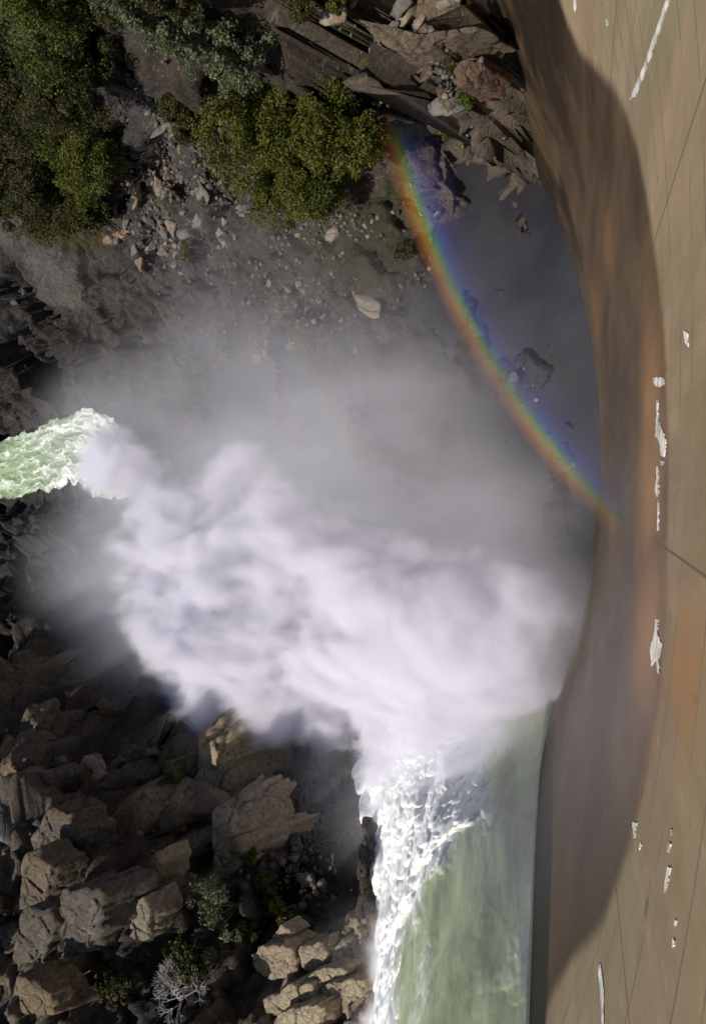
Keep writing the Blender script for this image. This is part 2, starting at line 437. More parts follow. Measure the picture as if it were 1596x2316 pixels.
def build_terrain():
    xs = np.arange(-132, 112.01, .32); ys = np.arange(22, 246.01, .32)
    X, Y = np.meshgrid(xs, ys, indexing='ij'); Q = np.c_[X.ravel(), Y.ravel()]
    wq = np.c_[Q, np.zeros(len(Q))]
    warp = np.c_[fbm(wq * .13, 3, 5), fbm(wq * .13 + 50, 3, 6)] - .5
    z = tps_eval(CF, K[:, :2], Q + warp * 3.0)
    cv = cover(Q + warp * 5)
    Z = z.reshape(X.shape)
    gx, gy = np.gradient(Z, .32)
    N = np.stack([-gx, -gy, np.ones_like(gx)], -1); N /= np.linalg.norm(N, axis=-1)[..., None]
    N = N.reshape(-1, 3)
    P = np.c_[Q, z]
    rel = cv[:, 5]
    d = np.zeros(len(P)); crack = np.ones(len(P))
    Pw = P + (np.c_[fbm(P * .2, 3, 11), fbm(P * .2 + 31, 3, 12), fbm(P * .2 + 77, 3, 13)] - .5) * 2.5
    for L, a, s in ((9., .75, 1), (4.4, .75, 5), (2.1, .55, 9), (1.0, .5, 13)):
        b, k = blocks(Pw, L, s, (1., .75, 1.35))
        d += b * a * rel
        d -= (1 - k) * L * .16 * rel
        crack = np.minimum(crack, 1 - (1 - k) * min(1, L / 3))
    d += (fbm(P * .45, 4, 21) - .5) * 1.1 * (.25 + rel * .4)
    P = P + N * d[:, None]
    for (x, y, w) in [(620, 1190, 6), (500, 1150, 9), (400, 1110, 10), (250, 1050, 9), (215, 1030, 9), (180, 1015, 8.6), (135, 1030, 8.4), (90, 1045, 8), (45, 1056, 8), (0, 1068, 7.8), (-60, 1075, 9)]:
        q = at(x, y, 0.); dd = np.hypot(P[:, 0] - q[0], P[:, 1] - q[1])
        lim = -1.2 + np.clip(dd - w, 0, 50) * .9
        P[:, 2] = np.minimum(P[:, 2], np.where(dd < w + 3, lim, 999))
    ct = sorted(face_hit(*q_) for q_ in ((1130, -60), (1122, 0), (1105, 110), (1104, 200), (1105, 340), (1140, 400), (1195, 450), (1235, 520), (1290, 620), (1335, 760), (1348, 900)))
    A_ = np.arctan2(P[:, 0] - DX, DY - P[:, 1]); q_ = np.hypot(P[:, 0] - DX, P[:, 1] - DY)
    zc = np.where(A_ < -.03, -1.6, np.interp(A_, [c_[0] for c_ in ct], [c_[1] for c_ in ct]))
    zc = np.maximum(zc, -1.6)
    far_ = np.clip(RB + SLOPE * zc - q_, 0, 99)
    lim = zc + .55 * far_ + np.clip(far_ - 5, 0, 99) * 3. + (fbm(P * .5, 3, 61) - .5) * 1.2 * np.clip(far_, 0, 1)
    near = (A_ > -.6) & (A_ < .75) & (P[:, 1] < DY)
    zf = np.where(q_ > RB, (q_ - RB) / SLOPE, 0) - 2.5
    lim = np.where((A_ < -.25), np.maximum(zf, -1.6) + np.clip(RB + 10 - q_, 0, 60) * .1 + np.clip(-.45 - A_, 0, 1) * 120, lim)
    under = (A_ > -.75) & (A_ < -.2) & (P[:, 1] < 66) & (P[:, 0] > -34)
    P[:, 2] = np.where(under, np.minimum(P[:, 2], np.maximum(zf, -1.6)), P[:, 2])
    P[:, 2] = np.where(near, np.minimum(P[:, 2], lim), P[:, 2])
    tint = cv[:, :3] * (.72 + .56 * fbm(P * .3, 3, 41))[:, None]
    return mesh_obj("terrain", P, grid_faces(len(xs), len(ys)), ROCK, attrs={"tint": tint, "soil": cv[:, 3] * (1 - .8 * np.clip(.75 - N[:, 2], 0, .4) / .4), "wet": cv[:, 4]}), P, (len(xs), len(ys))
terr, TP, TS = build_terrain()
setp(terr, "rocky canyon floor and broken cliffs below the dam", "ground", kind="structure")
def gz(x, y):
    """height of the built ground"""
    i = int(round((x + 132) / .32)); j = int(round((y - 22) / .32))
    i = min(max(i, 0), TS[0] - 1); j = min(max(j, 0), TS[1] - 1)
    return float(TP[i * TS[1] + j, 2])
TZ = TP.reshape(TS[0], TS[1], 3)
def hit(x, y, z0=10.):
    """where the line of sight through a photo point meets the ground"""
    d = ray(x, y)
    t = 60.0
    while t < 330:
        p = d * t + np.array((0, 0, CAM_Z))
        if p[2] < gz(p[0], p[1]): break
        t += .4
    return Vector((float(p[0]), float(p[1]), float(p[2])))

# far ground round the modelled canyon, out to the horizon
def far_ground():
    th = np.linspace(0, 2 * np.pi, 97); rr = np.geomspace(150, 3000, 16)
    A, RR = np.meshgrid(th, rr, indexing='ij')
    X = 10 + RR * np.cos(A); Y = 134 + RR * np.sin(A)
    P3 = np.c_[X.ravel(), Y.ravel(), np.zeros(X.size)]
    Z = -6 + 90 * np.clip((np.abs(X - 10) - 60) / 200, 0, 1).ravel() + (fbm(P3 * .006, 4, 3) - .45) * 90 * np.clip((RR.ravel() - 150) / 300, 0, 1)
    n = NT("hill_scrub"); p = n.geo(); v = n.noise(p, .02, 6)
    m = n.surf(n.bsdf(Base_Color=n.mix(n.rng(v, .4, .6), (.03, .035, .014), (.11, .095, .065)), Roughness=.9))
    o = mesh_obj("hills", np.c_[X.ravel(), Y.ravel(), Z], grid_faces(97, 16), m, smooth=True)
    setp(o, "scrubby hills round the canyon", "hills", kind="structure")
far_ground()

# ------------------------------------------------------------------ dam
dam = empty("dam", (DX, DY - RB, 0))
setp(dam, "curved tan concrete dam face with a wet stained foot", "dam")
def curve(pts):
    h = sorted(face_hit(*q) for q in pts)
    a = np.array([k[0] for k in h]); z = np.array([k[1] for k in h])
    def f(q):
        o = 0
        for k in (-.03, -.015, 0, .015, .03): o = o + np.interp(q + k, a, z)
        return o / 5
    return f
WETL = curve([(1275, 20), (1285, 90), (1350, 160), (1420, 245), (1440, 330), (1465, 480), (1490, 620), (1500, 760), (1507, 900), (1508, 1100), (1508, 1250), (1506, 1400), (1498, 1500), (1480, 1650), (1450, 1780), (1420, 1930), (1385, 2060), (1330, 2130), (1270, 2180), (1240, 2280)])
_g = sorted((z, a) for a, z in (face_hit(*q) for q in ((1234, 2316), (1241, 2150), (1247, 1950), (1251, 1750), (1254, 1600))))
SHADE_A = lambda z: np.interp(z, [q[0] for q in _g], [q[1] for q in _g])
def build_dam():
    a = np.radians(np.r_[np.arange(-74, -30, .5), np.arange(-30, -16, .15), np.arange(-16, 74.01, .4)]); z = np.r_[np.arange(-4, 96.5, .5)]
    A, Z = np.meshgrid(a, z, indexing='ij'); A = A.ravel(); Z = Z.ravel()
    r = RB + SLOPE * Z
    ledge = np.clip((Z - 56.3) / .5, 0, 1) * 0.0
    r = r - ledge
    s = np.hypot(Z, SLOPE * Z) * np.sign(Z)
    P = np.c_[DX + r * np.sin(A), DY - r * np.cos(A), Z]
    wl = WETL(A)
    wet = (wl - Z) / 1.0
    fray = 1.6 + 10. * np.clip((np.abs(A - math.radians(2)) - .30) / .25, 0, 1)
    tshade = np.clip((SHADE_A(Z) - A) / .006 + .5, 0, 1) * np.clip((56 - Z) / 2, 0, 1)
    rust = np.zeros(len(A))
    for x, y, ru, rv in ((1468, 950, 6, 5), (1472, 1075, 4, 5), (1462, 1420, 3.5, 6), (1538, 1500, 2., 2.), (1560, 1540, 2.0, 2.), (1480, 1790, 2, 3), (1375, 560, 3, 5), (1345, 700, 4, 6)):
        ha, hz = face_hit(x, y)
        k = np.exp(-(((A - ha) * 95 / ru) ** 2 + ((Z - hz) / rv) ** 2))
        k = np.where((Z > wl + .3) & (x < 1500), 0, k)
        rust = np.maximum(rust, k * (.9 if x > 1440 else .3))
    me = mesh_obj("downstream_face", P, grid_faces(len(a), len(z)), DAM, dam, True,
                  attrs={"wet": wet, "fray": fray, "toe_shade": tshade, "stain": np.clip((A - R(9)) / R(12), 0, 1), "rust": rust, "flat": np.c_[A * 100, s, np.zeros(len(A))]})
    me.matrix_parent_inverse = dam.matrix_basis.inverted()
    # crest slab with the parapet, behind the photographer's feet
    aa = np.radians(np.arange(-74, 74.01, 1.)); prof = [(rad(96) - .2, 90), (rad(96) - .2, 93.4), (rad(96) + 6.5, 93.4), (rad(96) + 6.5, 60)]
    V = [(DX + pr * math.sin(q), DY - pr * math.cos(q), pz) for q in aa for pr, pz in prof]
    cr = mesh_obj("crest", V, grid_faces(len(aa), 4), plain("crest_concrete", (.27, .22, .16)), dam)
    cr.matrix_parent_inverse = dam.matrix_basis.inverted()
build_dam()

def patch(name, outline, seed, ragged=1.6, n_in=8, thick=.006):
    """a crust of lime on the face, its edge ragged, laid 12 mm proud"""
    rnd = random.Random(seed)
    pts = []
    for i, (x, y) in enumerate(outline):
        x2, y2 = outline[(i + 1) % len(outline)]
        for k in range(n_in):
            t = k / n_in
            L = math.hypot(x2 - x, y2 - y)
            e = min(ragged, L * .2) * .55; pts.append((x + (x2 - x) * t + rnd.uniform(-1, 1) * e, y + (y2 - y) * t + rnd.uniform(-1, 1) * e * 2))
    W3 = []
    for x, y in pts:
        a, z = face_hit(x, y)
        led = 0.
        W3.append((a, z, led))
    n = len(W3)
    top = [onface(a, z, l + thick + .03) for a, z, l in W3]; bot = [onface(a, z, l - .05) for a, z, l in W3]
    F = [tuple(range(n))] + [(i, i + n, (i + 1) % n + n, (i + 1) % n) for i in range(n)]
    o = mesh_obj(name, top + bot, F, LIME, dam)
    o.matrix_parent_inverse = dam.matrix_basis.inverted()
    return o
def strip(pts, w, seed): 
    L = [(x - w, y) for x, y in pts] + [(x + w * .6, y) for x, y in reversed(pts)]
    return L
S = 100
for ol in (
    [(1476, 853), (1500, 853), (1503, 870), (1490, 876), (1478, 868)],
    [(1484, 905), (1488, 905), (1489, 950), (1500, 975), (1506, 1000), (1503, 1035), (1495, 1030), (1492, 1000), (1482, 985), (1485, 940)],
    [(1492, 1040), (1502, 1046), (1496, 1052)],
    [(1486, 1055), (1489, 1055), (1490, 1110), (1486, 1125), (1480, 1105), (1485, 1085)],
    [(1487, 1130), (1489, 1130), (1489, 1200), (1487, 1200)],
    [(1483, 1400), (1489, 1402), (1486, 1430), (1496, 1455), (1490, 1490), (1492, 1525), (1487, 1522), (1484, 1490), (1474, 1505), (1470, 1470), (1480, 1435)],
    [(1546, 748), (1555, 752), (1557, 785), (1550, 775)],
    [(1431, 1860), (1440, 1862), (1436, 1895), (1434, 1895)],
    [(1448, 1905), (1452, 1912), (1446, 1922)],
    [(1518, 1875), (1521, 1878), (1518, 1890)], [(1514, 1905), (1518, 1910), (1512, 1930), (1509, 1925)], [(1511, 1960), (1517, 1965), (1510, 2000), (1504, 2020), (1503, 2005)],
    [(1527, 2080), (1530, 2085), (1527, 2098)], [(1523, 2125), (1527, 2130), (1522, 2148)],
    [(1352, 2185), (1358, 2180), (1366, 2240), (1366, 2316), (1362, 2316), (1358, 2240)],
    [(1297, 0), (1302, 0), (1303, 18), (1299, 26)], [(1370, 42), (1375, 44), (1375, 58), (1371, 58)],
    [(1507, 0), (1514, 0), (1483, 98), (1455, 175), (1437, 218), (1424, 226), (1447, 172), (1476, 90)],
):
    S += 1
    patch("lime_streak" if max(p[1] for p in ol) - min(p[1] for p in ol) > 70 else "lime_patch", ol, S)

# ------------------------------------------------------------------ water
def water_material(name, green):
    n = NT(name); p = n.attr("flow").outputs["Vector"]
    foam = n.attr("foam").outputs["Fac"]
    s1 = n.noise(n.mapv(p, (.30, .075, 1)), 1., 7, .62, .4)
    s2 = n.noise(n.mapv(p, (1.3, .45, 1)), 1., 6, .65, .5)
    f = n.math('ADD', foam, n.math('ADD', n.math('MULTIPLY', n.math('SUBTRACT', s1, .5), 1.3), n.math('MULTIPLY', n.math('SUBTRACT', s2, .5), .7)))
    k = n.rng(f, .05, 1.05)
    g2 = n.mix(n.rng(s1, .3, .7), tuple(x * .62 for x in green), tuple(min(1, x * 1.25) for x in green))
    col = n.mix(k, g2, (.82, .84, .83))
    rough = n.rng(k, 0, 1, .35, .8)
    h = n.math('ADD', s1, n.math('MULTIPLY', s2, .5))
    return n.surf(n.bsdf(Base_Color=col, Roughness=rough, Specular_IOR_Level=.35, Normal=n.bump(h, .22, .4)))

def chute():
    """the spillway torrent: a thick body of water running down along the dam's foot"""
    inner = [(x, y, max(face_hit(x, y)[1] + .7, lo)) for x, y, lo in ((1188, 2420, 40), (1190, 2316, 40), (1197, 2150, 30), (1203, 2000, 20), (1211, 1850, 16), (1222, 1720, 9), (1238, 1590, 4), (1258, 1470, 1.5), (1275, 1380, .3))]
    outer = [(838, 2420, 27), (838, 2316, 24.5), (852, 2150, 20.5), (852, 2010, 16.5), (826, 1860, 11.5), (806, 1720, 7), (800, 1600, 4), (850, 1470, 1), (900, 1380, 0)]
    I = np.array([at(*q) for q in inner]); O = np.array([at(*q) for q in outer])
    n = 460; m = 240
    ts = np.linspace(0, len(I) - 1, n)
    def spl(Pn, t):
        i = np.clip(t.astype(int), 0, len(Pn) - 2); f = (t - i)[:, None]
        p0 = Pn[np.clip(i - 1, 0, None)]; p1 = Pn[i]; p2 = Pn[i + 1]; p3 = Pn[np.clip(i + 2, None, len(Pn) - 1)]
        return .5 * (2 * p1 + (p2 - p0) * f + (2 * p0 - 5 * p1 + 4 * p2 - p3) * f ** 2 + (3 * p1 - p0 - 3 * p2 + p3) * f ** 3)
    Ic, Oc = spl(I, ts), spl(O, ts)
    s = np.linspace(0, 1, m)
    P = Ic[:, None] * (1 - s)[None, :, None] + Oc[:, None] * s[None, :, None]
    dome = 1.8 * np.sin(np.pi * np.clip(s, 0, 1)) ** 1.1
    P[..., 2] += dome[None]
    U = np.repeat(np.linspace(0, 62, n)[:, None], m, 1); Vv = np.repeat((s * 22)[None], n, 0)
    fl = np.c_[Vv.ravel(), U.ravel(), np.zeros(n * m)]
    # foam: the whole outer edge, and ever more of the width downstream
    tt = np.linspace(0, 1, n)[:, None]; ss = s[None]
    edge = .64 - .10 * np.sin(tt * 13 + 1) - .34 * np.clip((tt - .25) / .3, 0, 1)
    foam = np.clip((ss - edge) / .26 + .5, 0, 1.25) + np.clip((tt - .42) / .25, 0, 1) * .8 * np.clip(ss * 1.7, .15, 1)
    foam = foam.ravel() + (fbm(fl * np.array((.3, .14, 1)), 4, 71) - .5) * 1.6
    Pf = P.reshape(-1, 3)
    # cauliflower billows where it froths, long ropes where it runs smooth
    q = Pf * np.array((1, 1, .6))
    fr = np.clip(foam, 0, 1)
    bil = np.zeros(len(Pf))
    for L, a, sd in ((5.2, 1.3, 1), (2.5, .6, 2), (1.2, .32, 3), (.6, .15, 4)):
        wq = q + (np.c_[fbm(q / L * .8, 2, sd), fbm(q / L * .8 + 7, 2, sd), fbm(q / L * .8 + 19, 2, sd)] - .5) * L * 1.1
        bil += a * 1.9 * np.abs(2 * vnoise(wq / L, sd * 7) - 1) ** .8
    rope = (fbm(fl * np.array((.5, .08, 1)), 4, 33) - .5) * 1.0
    nrm = np.array((0, -.35, .94))
    Pf = Pf + nrm * ((bil - 1.2) * .95 * fr + rope * (1 - fr * .6))[:, None]
    # sides go down to the bed
    P = Pf.reshape(n, m, 3)
    in_b = P[:, :1].copy(); in_b[..., 2] -= 4; out_b = P[:, -1:].copy(); out_b[..., 2] -= 4; out_b[:, :, 1] -= 1.
    A = np.concatenate([in_b, P, out_b], 1)
    ex = lambda v: np.concatenate([v.reshape(n, m)[:, :1], v.reshape(n, m), v.reshape(n, m)[:, -1:]], 1).ravel()
    flx = np.stack([ex(fl[:, k]) for k in range(3)], 1)
    o = mesh_obj("spillway_water", A.reshape(-1, 3), grid_faces(n, m + 2), water_material("spillway_torrent", (.42, .48, .31)), smooth=True, attrs={"foam": ex(foam), "flow": flx})
    setp(o, "green and white spillway torrent running down along the foot of the dam", "water", kind="structure")
chute()

def river():
    cen = [(310, 1070, 4.5), (280, 1052, 6.), (240, 1030, 7.2), (200, 1012, 6.8), (160, 1014, 6.6), (110, 1035, 6.4), (60, 1052, 6.2), (0, 1066, 6), (-60, 1075, 8)]
    Pn = np.array([at(x, y, 0.) for x, y, w in cen]); Wd = np.array([w for *_, w in cen], float)
    n, m = 300, 80
    t = np.linspace(0, len(Pn) - 1, n)
    Cn = np.stack([np.interp(t, np.arange(len(Pn)), Pn[:, k]) for k in range(3)], 1); Wn = np.interp(t, np.arange(len(Pn)), Wd)
    T = np.gradient(Cn, axis=0); T /= np.linalg.norm(T, axis=1)[:, None]
    Nn = np.stack([T[:, 1], -T[:, 0], 0 * T[:, 0]], 1)
    s = np.linspace(-1, 1, m)
    ed = np.c_[t * 3.1, t * 0, t * 0]
    wl_ = Wn * (1 + (fbm(ed * 1.1, 4, 5) - .5) * .45); wr_ = Wn * (1 + (fbm(ed * 1.1 + 9, 4, 6) - .5) * .45)
    P = Cn[:, None] + Nn[:, None] * np.where(s[None] < 0, wl_[:, None] * s[None], wr_[:, None] * s[None])[..., None]
    L = np.r_[0, np.cumsum(np.linalg.norm(np.diff(Cn, axis=0), axis=1))]
    fl = np.c_[np.repeat((s * 10)[None], n, 0).ravel(), np.repeat(L[:, None], m, 1).ravel(), np.zeros(n * m)]
    nz = fbm(fl * np.array((.34, .16, 1)) + (fbm(fl * .2, 3, 90) - .5)[:, None] * 2.2, 5, 91)
    ridg = 1 - np.abs(2 * nz - 1)
    Pf = P.reshape(-1, 3); Pf[:, 2] += .45 + ridg ** 2 * .55 + (fbm(fl * 1.0, 3, 92) - .5) * .6
    foam = .02 + np.clip((ridg - .80) / .2, 0, 1) * .55 + np.clip((172 - Pf[:, 1]) / 25, 0, 1) * .4
    o = mesh_obj("river", Pf, grid_faces(n, m), water_material("river_water", (.25, .325, .19)), smooth=True, attrs={"foam": foam, "flow": fl})
    setp(o, "pale green river with white rapids leaving through the gorge", "river", kind="structure")
river()

def pool():
    n = NT("pool_water"); p = n.geo()
    v = n.noise(p, 1.4, 4); b = n.noise(p, .12, 4)
    fk = n.noise(n.mapv(p, (.5, .9, 1)), 1., 8, .75, 1.2)
    pc = n.mix(n.rng(b, .35, .65), (.015, .0145, .017), (.026, .025, .028))
    pc = n.mix(n.rng(fk, .63, .72, 0, .5), pc, (.22, .22, .235))
    m = n.surf(n.bsdf(Base_Color=pc, Roughness=.32, Specular_IOR_Level=.5, Normal=n.bump(v, .35, .12)))
    xs = np.linspace(-30, 75, 60); ys = np.linspace(40, 120, 50)
    X, Y = np.meshgrid(xs, ys, indexing='ij')
    o = mesh_obj("pool_water", np.c_[X.ravel(), Y.ravel(), np.full(X.size, -.15)], grid_faces(60, 50), m, smooth=True)
    setp(o, "still dark pool against the wet foot of the dam", "water", kind="structure")
pool()

# ------------------------------------------------------------------ boulders
def boulder_mesh(seed, flat=.75):
    rng = np.random.default_rng(seed)
    import bmesh
    bm = bmesh.new(); bmesh.ops.create_icosphere(bm, subdivisions=3, radius=1.)
    P = np.array([v.co[:] for v in bm.verts]); F = np.array([[v.index for v in f.verts] for f in bm.faces]); bm.free()
    # cut by random planes to get flat broken faces
    for k in range(15):
        nn = rng.normal(size=3); nn /= np.linalg.norm(nn); dd = rng.uniform(.36, .78)
        h = P @ nn
        P = P - np.clip(h - dd, 0, None)[:, None] * nn
    P *= np.array((1.25, .95, flat))
    P += (fbm(P * 2.5 + seed * 9, 4, seed)[:, None] - .5) * .10
    return P, F
BM = [boulder_mesh(s, .6 + .06 * (s % 5)) for s in range(12)]
BTINT = {"grey": (.125, .118, .112), "dark": (.058, .055, .054), "tan": (.20, .17, .135), "orange": (.21, .135, .09), "pale": (.30, .27, .22), "moss": (.09, .10, .05)}
BMESH = {}
def boulder(name, loc, size, tint, label, group=None, seed=0, squash=(1, 1, 1), rot=None):
    rnd = random.Random(seed * 31 + 7)
    if loc[0] < -22: size *= 1.35
    k = (seed % 12, tint)
    if k not in BMESH:
        P, F = BM[k[0]]
        me_o = mesh_obj("boulder", P, F, BOULDER, attrs={"tint": np.tile(BTINT[tint], (len(P), 1)), "soil": np.full(len(P), 0.), "wet": np.zeros(len(P))})
        BMESH[k] = me_o.data; bpy.data.objects.remove(me_o)
    o = bpy.data.objects.new(name, BMESH[k]); COL.objects.link(o)
    o.location = loc; o.scale = (size * squash[0], size * squash[1], size * squash[2])
    o.rotation_euler = rot or (rnd.uniform(-.4, .4), rnd.uniform(-.4, .4), rnd.uniform(0, 6.28))
    return setp(o, label, "boulder", group)

# named boulders
for i, (x, y, s, t, lab, sq) in enumerate((
    (268, 530, 1.9, "orange", "long orange boulder leaning at the lower end of the boulder fan", (1.7, .8, .8)),
    (340, 436, 2.0, "tan", "large brown boulder with one flat pale side in the boulder fan", (1, 1, 1)),
    (372, 520, 1.5, "orange", "rounded pinkish boulder in the middle of the lower boulder fan", (1, 1, 1)),
    (425, 530, 1.9, "grey", "big dark grey boulder with a sharp ridge beside the gravel flat", (1, 1, 1)),
    (465, 440, 1.8, "grey", "wide grey boulder right under the foot of the oaks", (1.2, 1, .8)),
    (370, 290, 2.2, "grey", "broad grey slab high in the boulder chute between the trees", (1.3, 1, .7)),
    (320, 590, 1.5, "orange", "pink boulder fading into the mist below the boulder fan", (1.2, 1, .8)),
    (755, 530, 1.6, "tan", "tan pointed boulder alone at the foot of the oaks", (.8, 1.2, .8)),
    (820, 680, 3.0, "tan", "smooth tan hump of rock on the misty flat", (1.9, .8, .6)),
    (965, 150, 2.2, "orange", "flat pink slab lying between the bright bush and the outcrop", (1.6, .7, .6)),
    (945, 220, 2.2, "grey", "grey boulder with a white lime splash below the pink slab", (1.1, 1, .8)),
    (1035, 235, 2.8, "grey", "cracked grey block wedged over the shrub by the dam", (1, 1, 1)),
    (870, 285, 1.8, "orange", "reddish boulder at the upper end of the rainbow", (1.3, .9, .7)),
    (1215, 870, .9, "tan", "tan block on the rock spit beside the dark pool", (1, 1.2, .7)),
    (1165, 860, 1.4, "dark", "dark boulder at the near end of the rock spit", (1.3, 1, .6)),
    (1270, 970, 1.3, "dark", "dark low boulder at the far tip of the rock spit", (1.4, 1, .6)),
    (1290, 1060, 1.1, "dark", "wet dark boulder against the dam's foot", (1.4, 1, .6)),
)):
    p = hit(x, y)
    boulder("boulder", (p.x, p.y, p.z + s * .12), s, t, lab, seed=i + 3, squash=sq)

def outcrop(outline, tint, label, lean=(-.30, -.42, .86), depth=4.0, seed=0, rise=.8, cracks=.5, flare=.10):
    """a mass of bedrock standing out of the slope: a broken top of the given outline, real sides going down into the ground"""
    rng = np.random.default_rng(900 + seed)
    cx = sum(p[0] for p in outline) / len(outline); cy = sum(p[1] for p in outline) / len(outline)
    cen = np.array(hit(cx, cy)); nn = np.array(lean) / np.linalg.norm(lean)
    cen = cen + nn * (rise if cy < 1447 else rise + 1.5)
    def onp(x, y):
        d = ray(x, y); e = np.array((0, 0, CAM_Z)); t = ((cen - e) @ nn) / (d @ nn)
        return e + d * t
    O = np.array([onp(*p) for p in outline])
    m = 96
    seg = np.linalg.norm(np.roll(O, -1, 0) - O, axis=1); L = np.r_[0, np.cumsum(seg)]
    u = np.linspace(0, L[-1], m, endpoint=False)
    Oc = np.vstack([O, O[:1]])
    ring = np.stack([np.interp(u, L, Oc[:, k]) for k in range(3)], 1)
    ring = .5 * ring + .25 * (np.roll(ring, 1, 0) + np.roll(ring, -1, 0))
    ring = cen + (ring - cen) * (1 + (fbm(ring * .55 + seed, 3, 30 + seed) - .5) * .35)[:, None]
    size = L[-1] / 6.28
    rows = []
    for r in np.r_[np.linspace(.02, .88, 26), .93, .97, 1.0]:
        q = cen + (ring - cen) * r
        q = q - nn * max(0, (r - .82) / .18) ** 2 * .10 * size
        rows.append(q)
    for k in np.linspace(.08, 1, 16):
        q = cen + (ring - cen) * (1.0 + flare * k) - nn * .10 * size - np.array((0, 0, depth * k ** (1.0 if flare < .2 else 1.4)))
        rows.append(q)
    P = np.concatenate(rows); nr = len(rows)
    out = P - (cen - nn * size * .6); out /= np.linalg.norm(out, axis=1)[:, None]
    b1, k1 = blocks(P + 13.7 * seed, size * .85, 40 + seed, (1., .8, 1.3)); b2, k2 = blocks(P + 3.1 * seed, size * .33, 60 + seed)
    d = b1 * .13 * cracks / .5 + b2 * .10 - (1 - k1) * size * .10 * cracks / .5 - (1 - k2) * size * .02 + (fbm(P * 1.1, 4, seed) - .5) * .22
    P = P + out * d[:, None]
    i = np.arange(nr * m).reshape(nr, m); i2 = np.roll(i, -1, 1)
    F = np.stack([i[:-1], i[1:], i2[1:], i2[:-1]], -1).reshape(-1, 4)
    T = np.tile(np.array(tint), (len(P), 1)) * (.8 + .4 * fbm(P * .7, 3, 8 + seed))[:, None]
    o = mesh_obj("rock_outcrop", P, F, BOULDER, attrs={"tint": T, "soil": (1 - k1) * .45, "wet": np.zeros(len(P))})
    # put the origin at the rock's foot
    base = cen - np.array((0, 0, depth)); o.data.transform(Matrix.Translation(Vector(-base))); o.location = base
    return setp(o, label, "rock outcrop")
zz = lambda L: [(x / 1.764, 1447 + y / 1.764) for x, y in L]
CRM, GRY, OLV, SUNT = (.27, .235, .17), (.125, .118, .112), (.12, .125, .06), (.25, .21, .155)
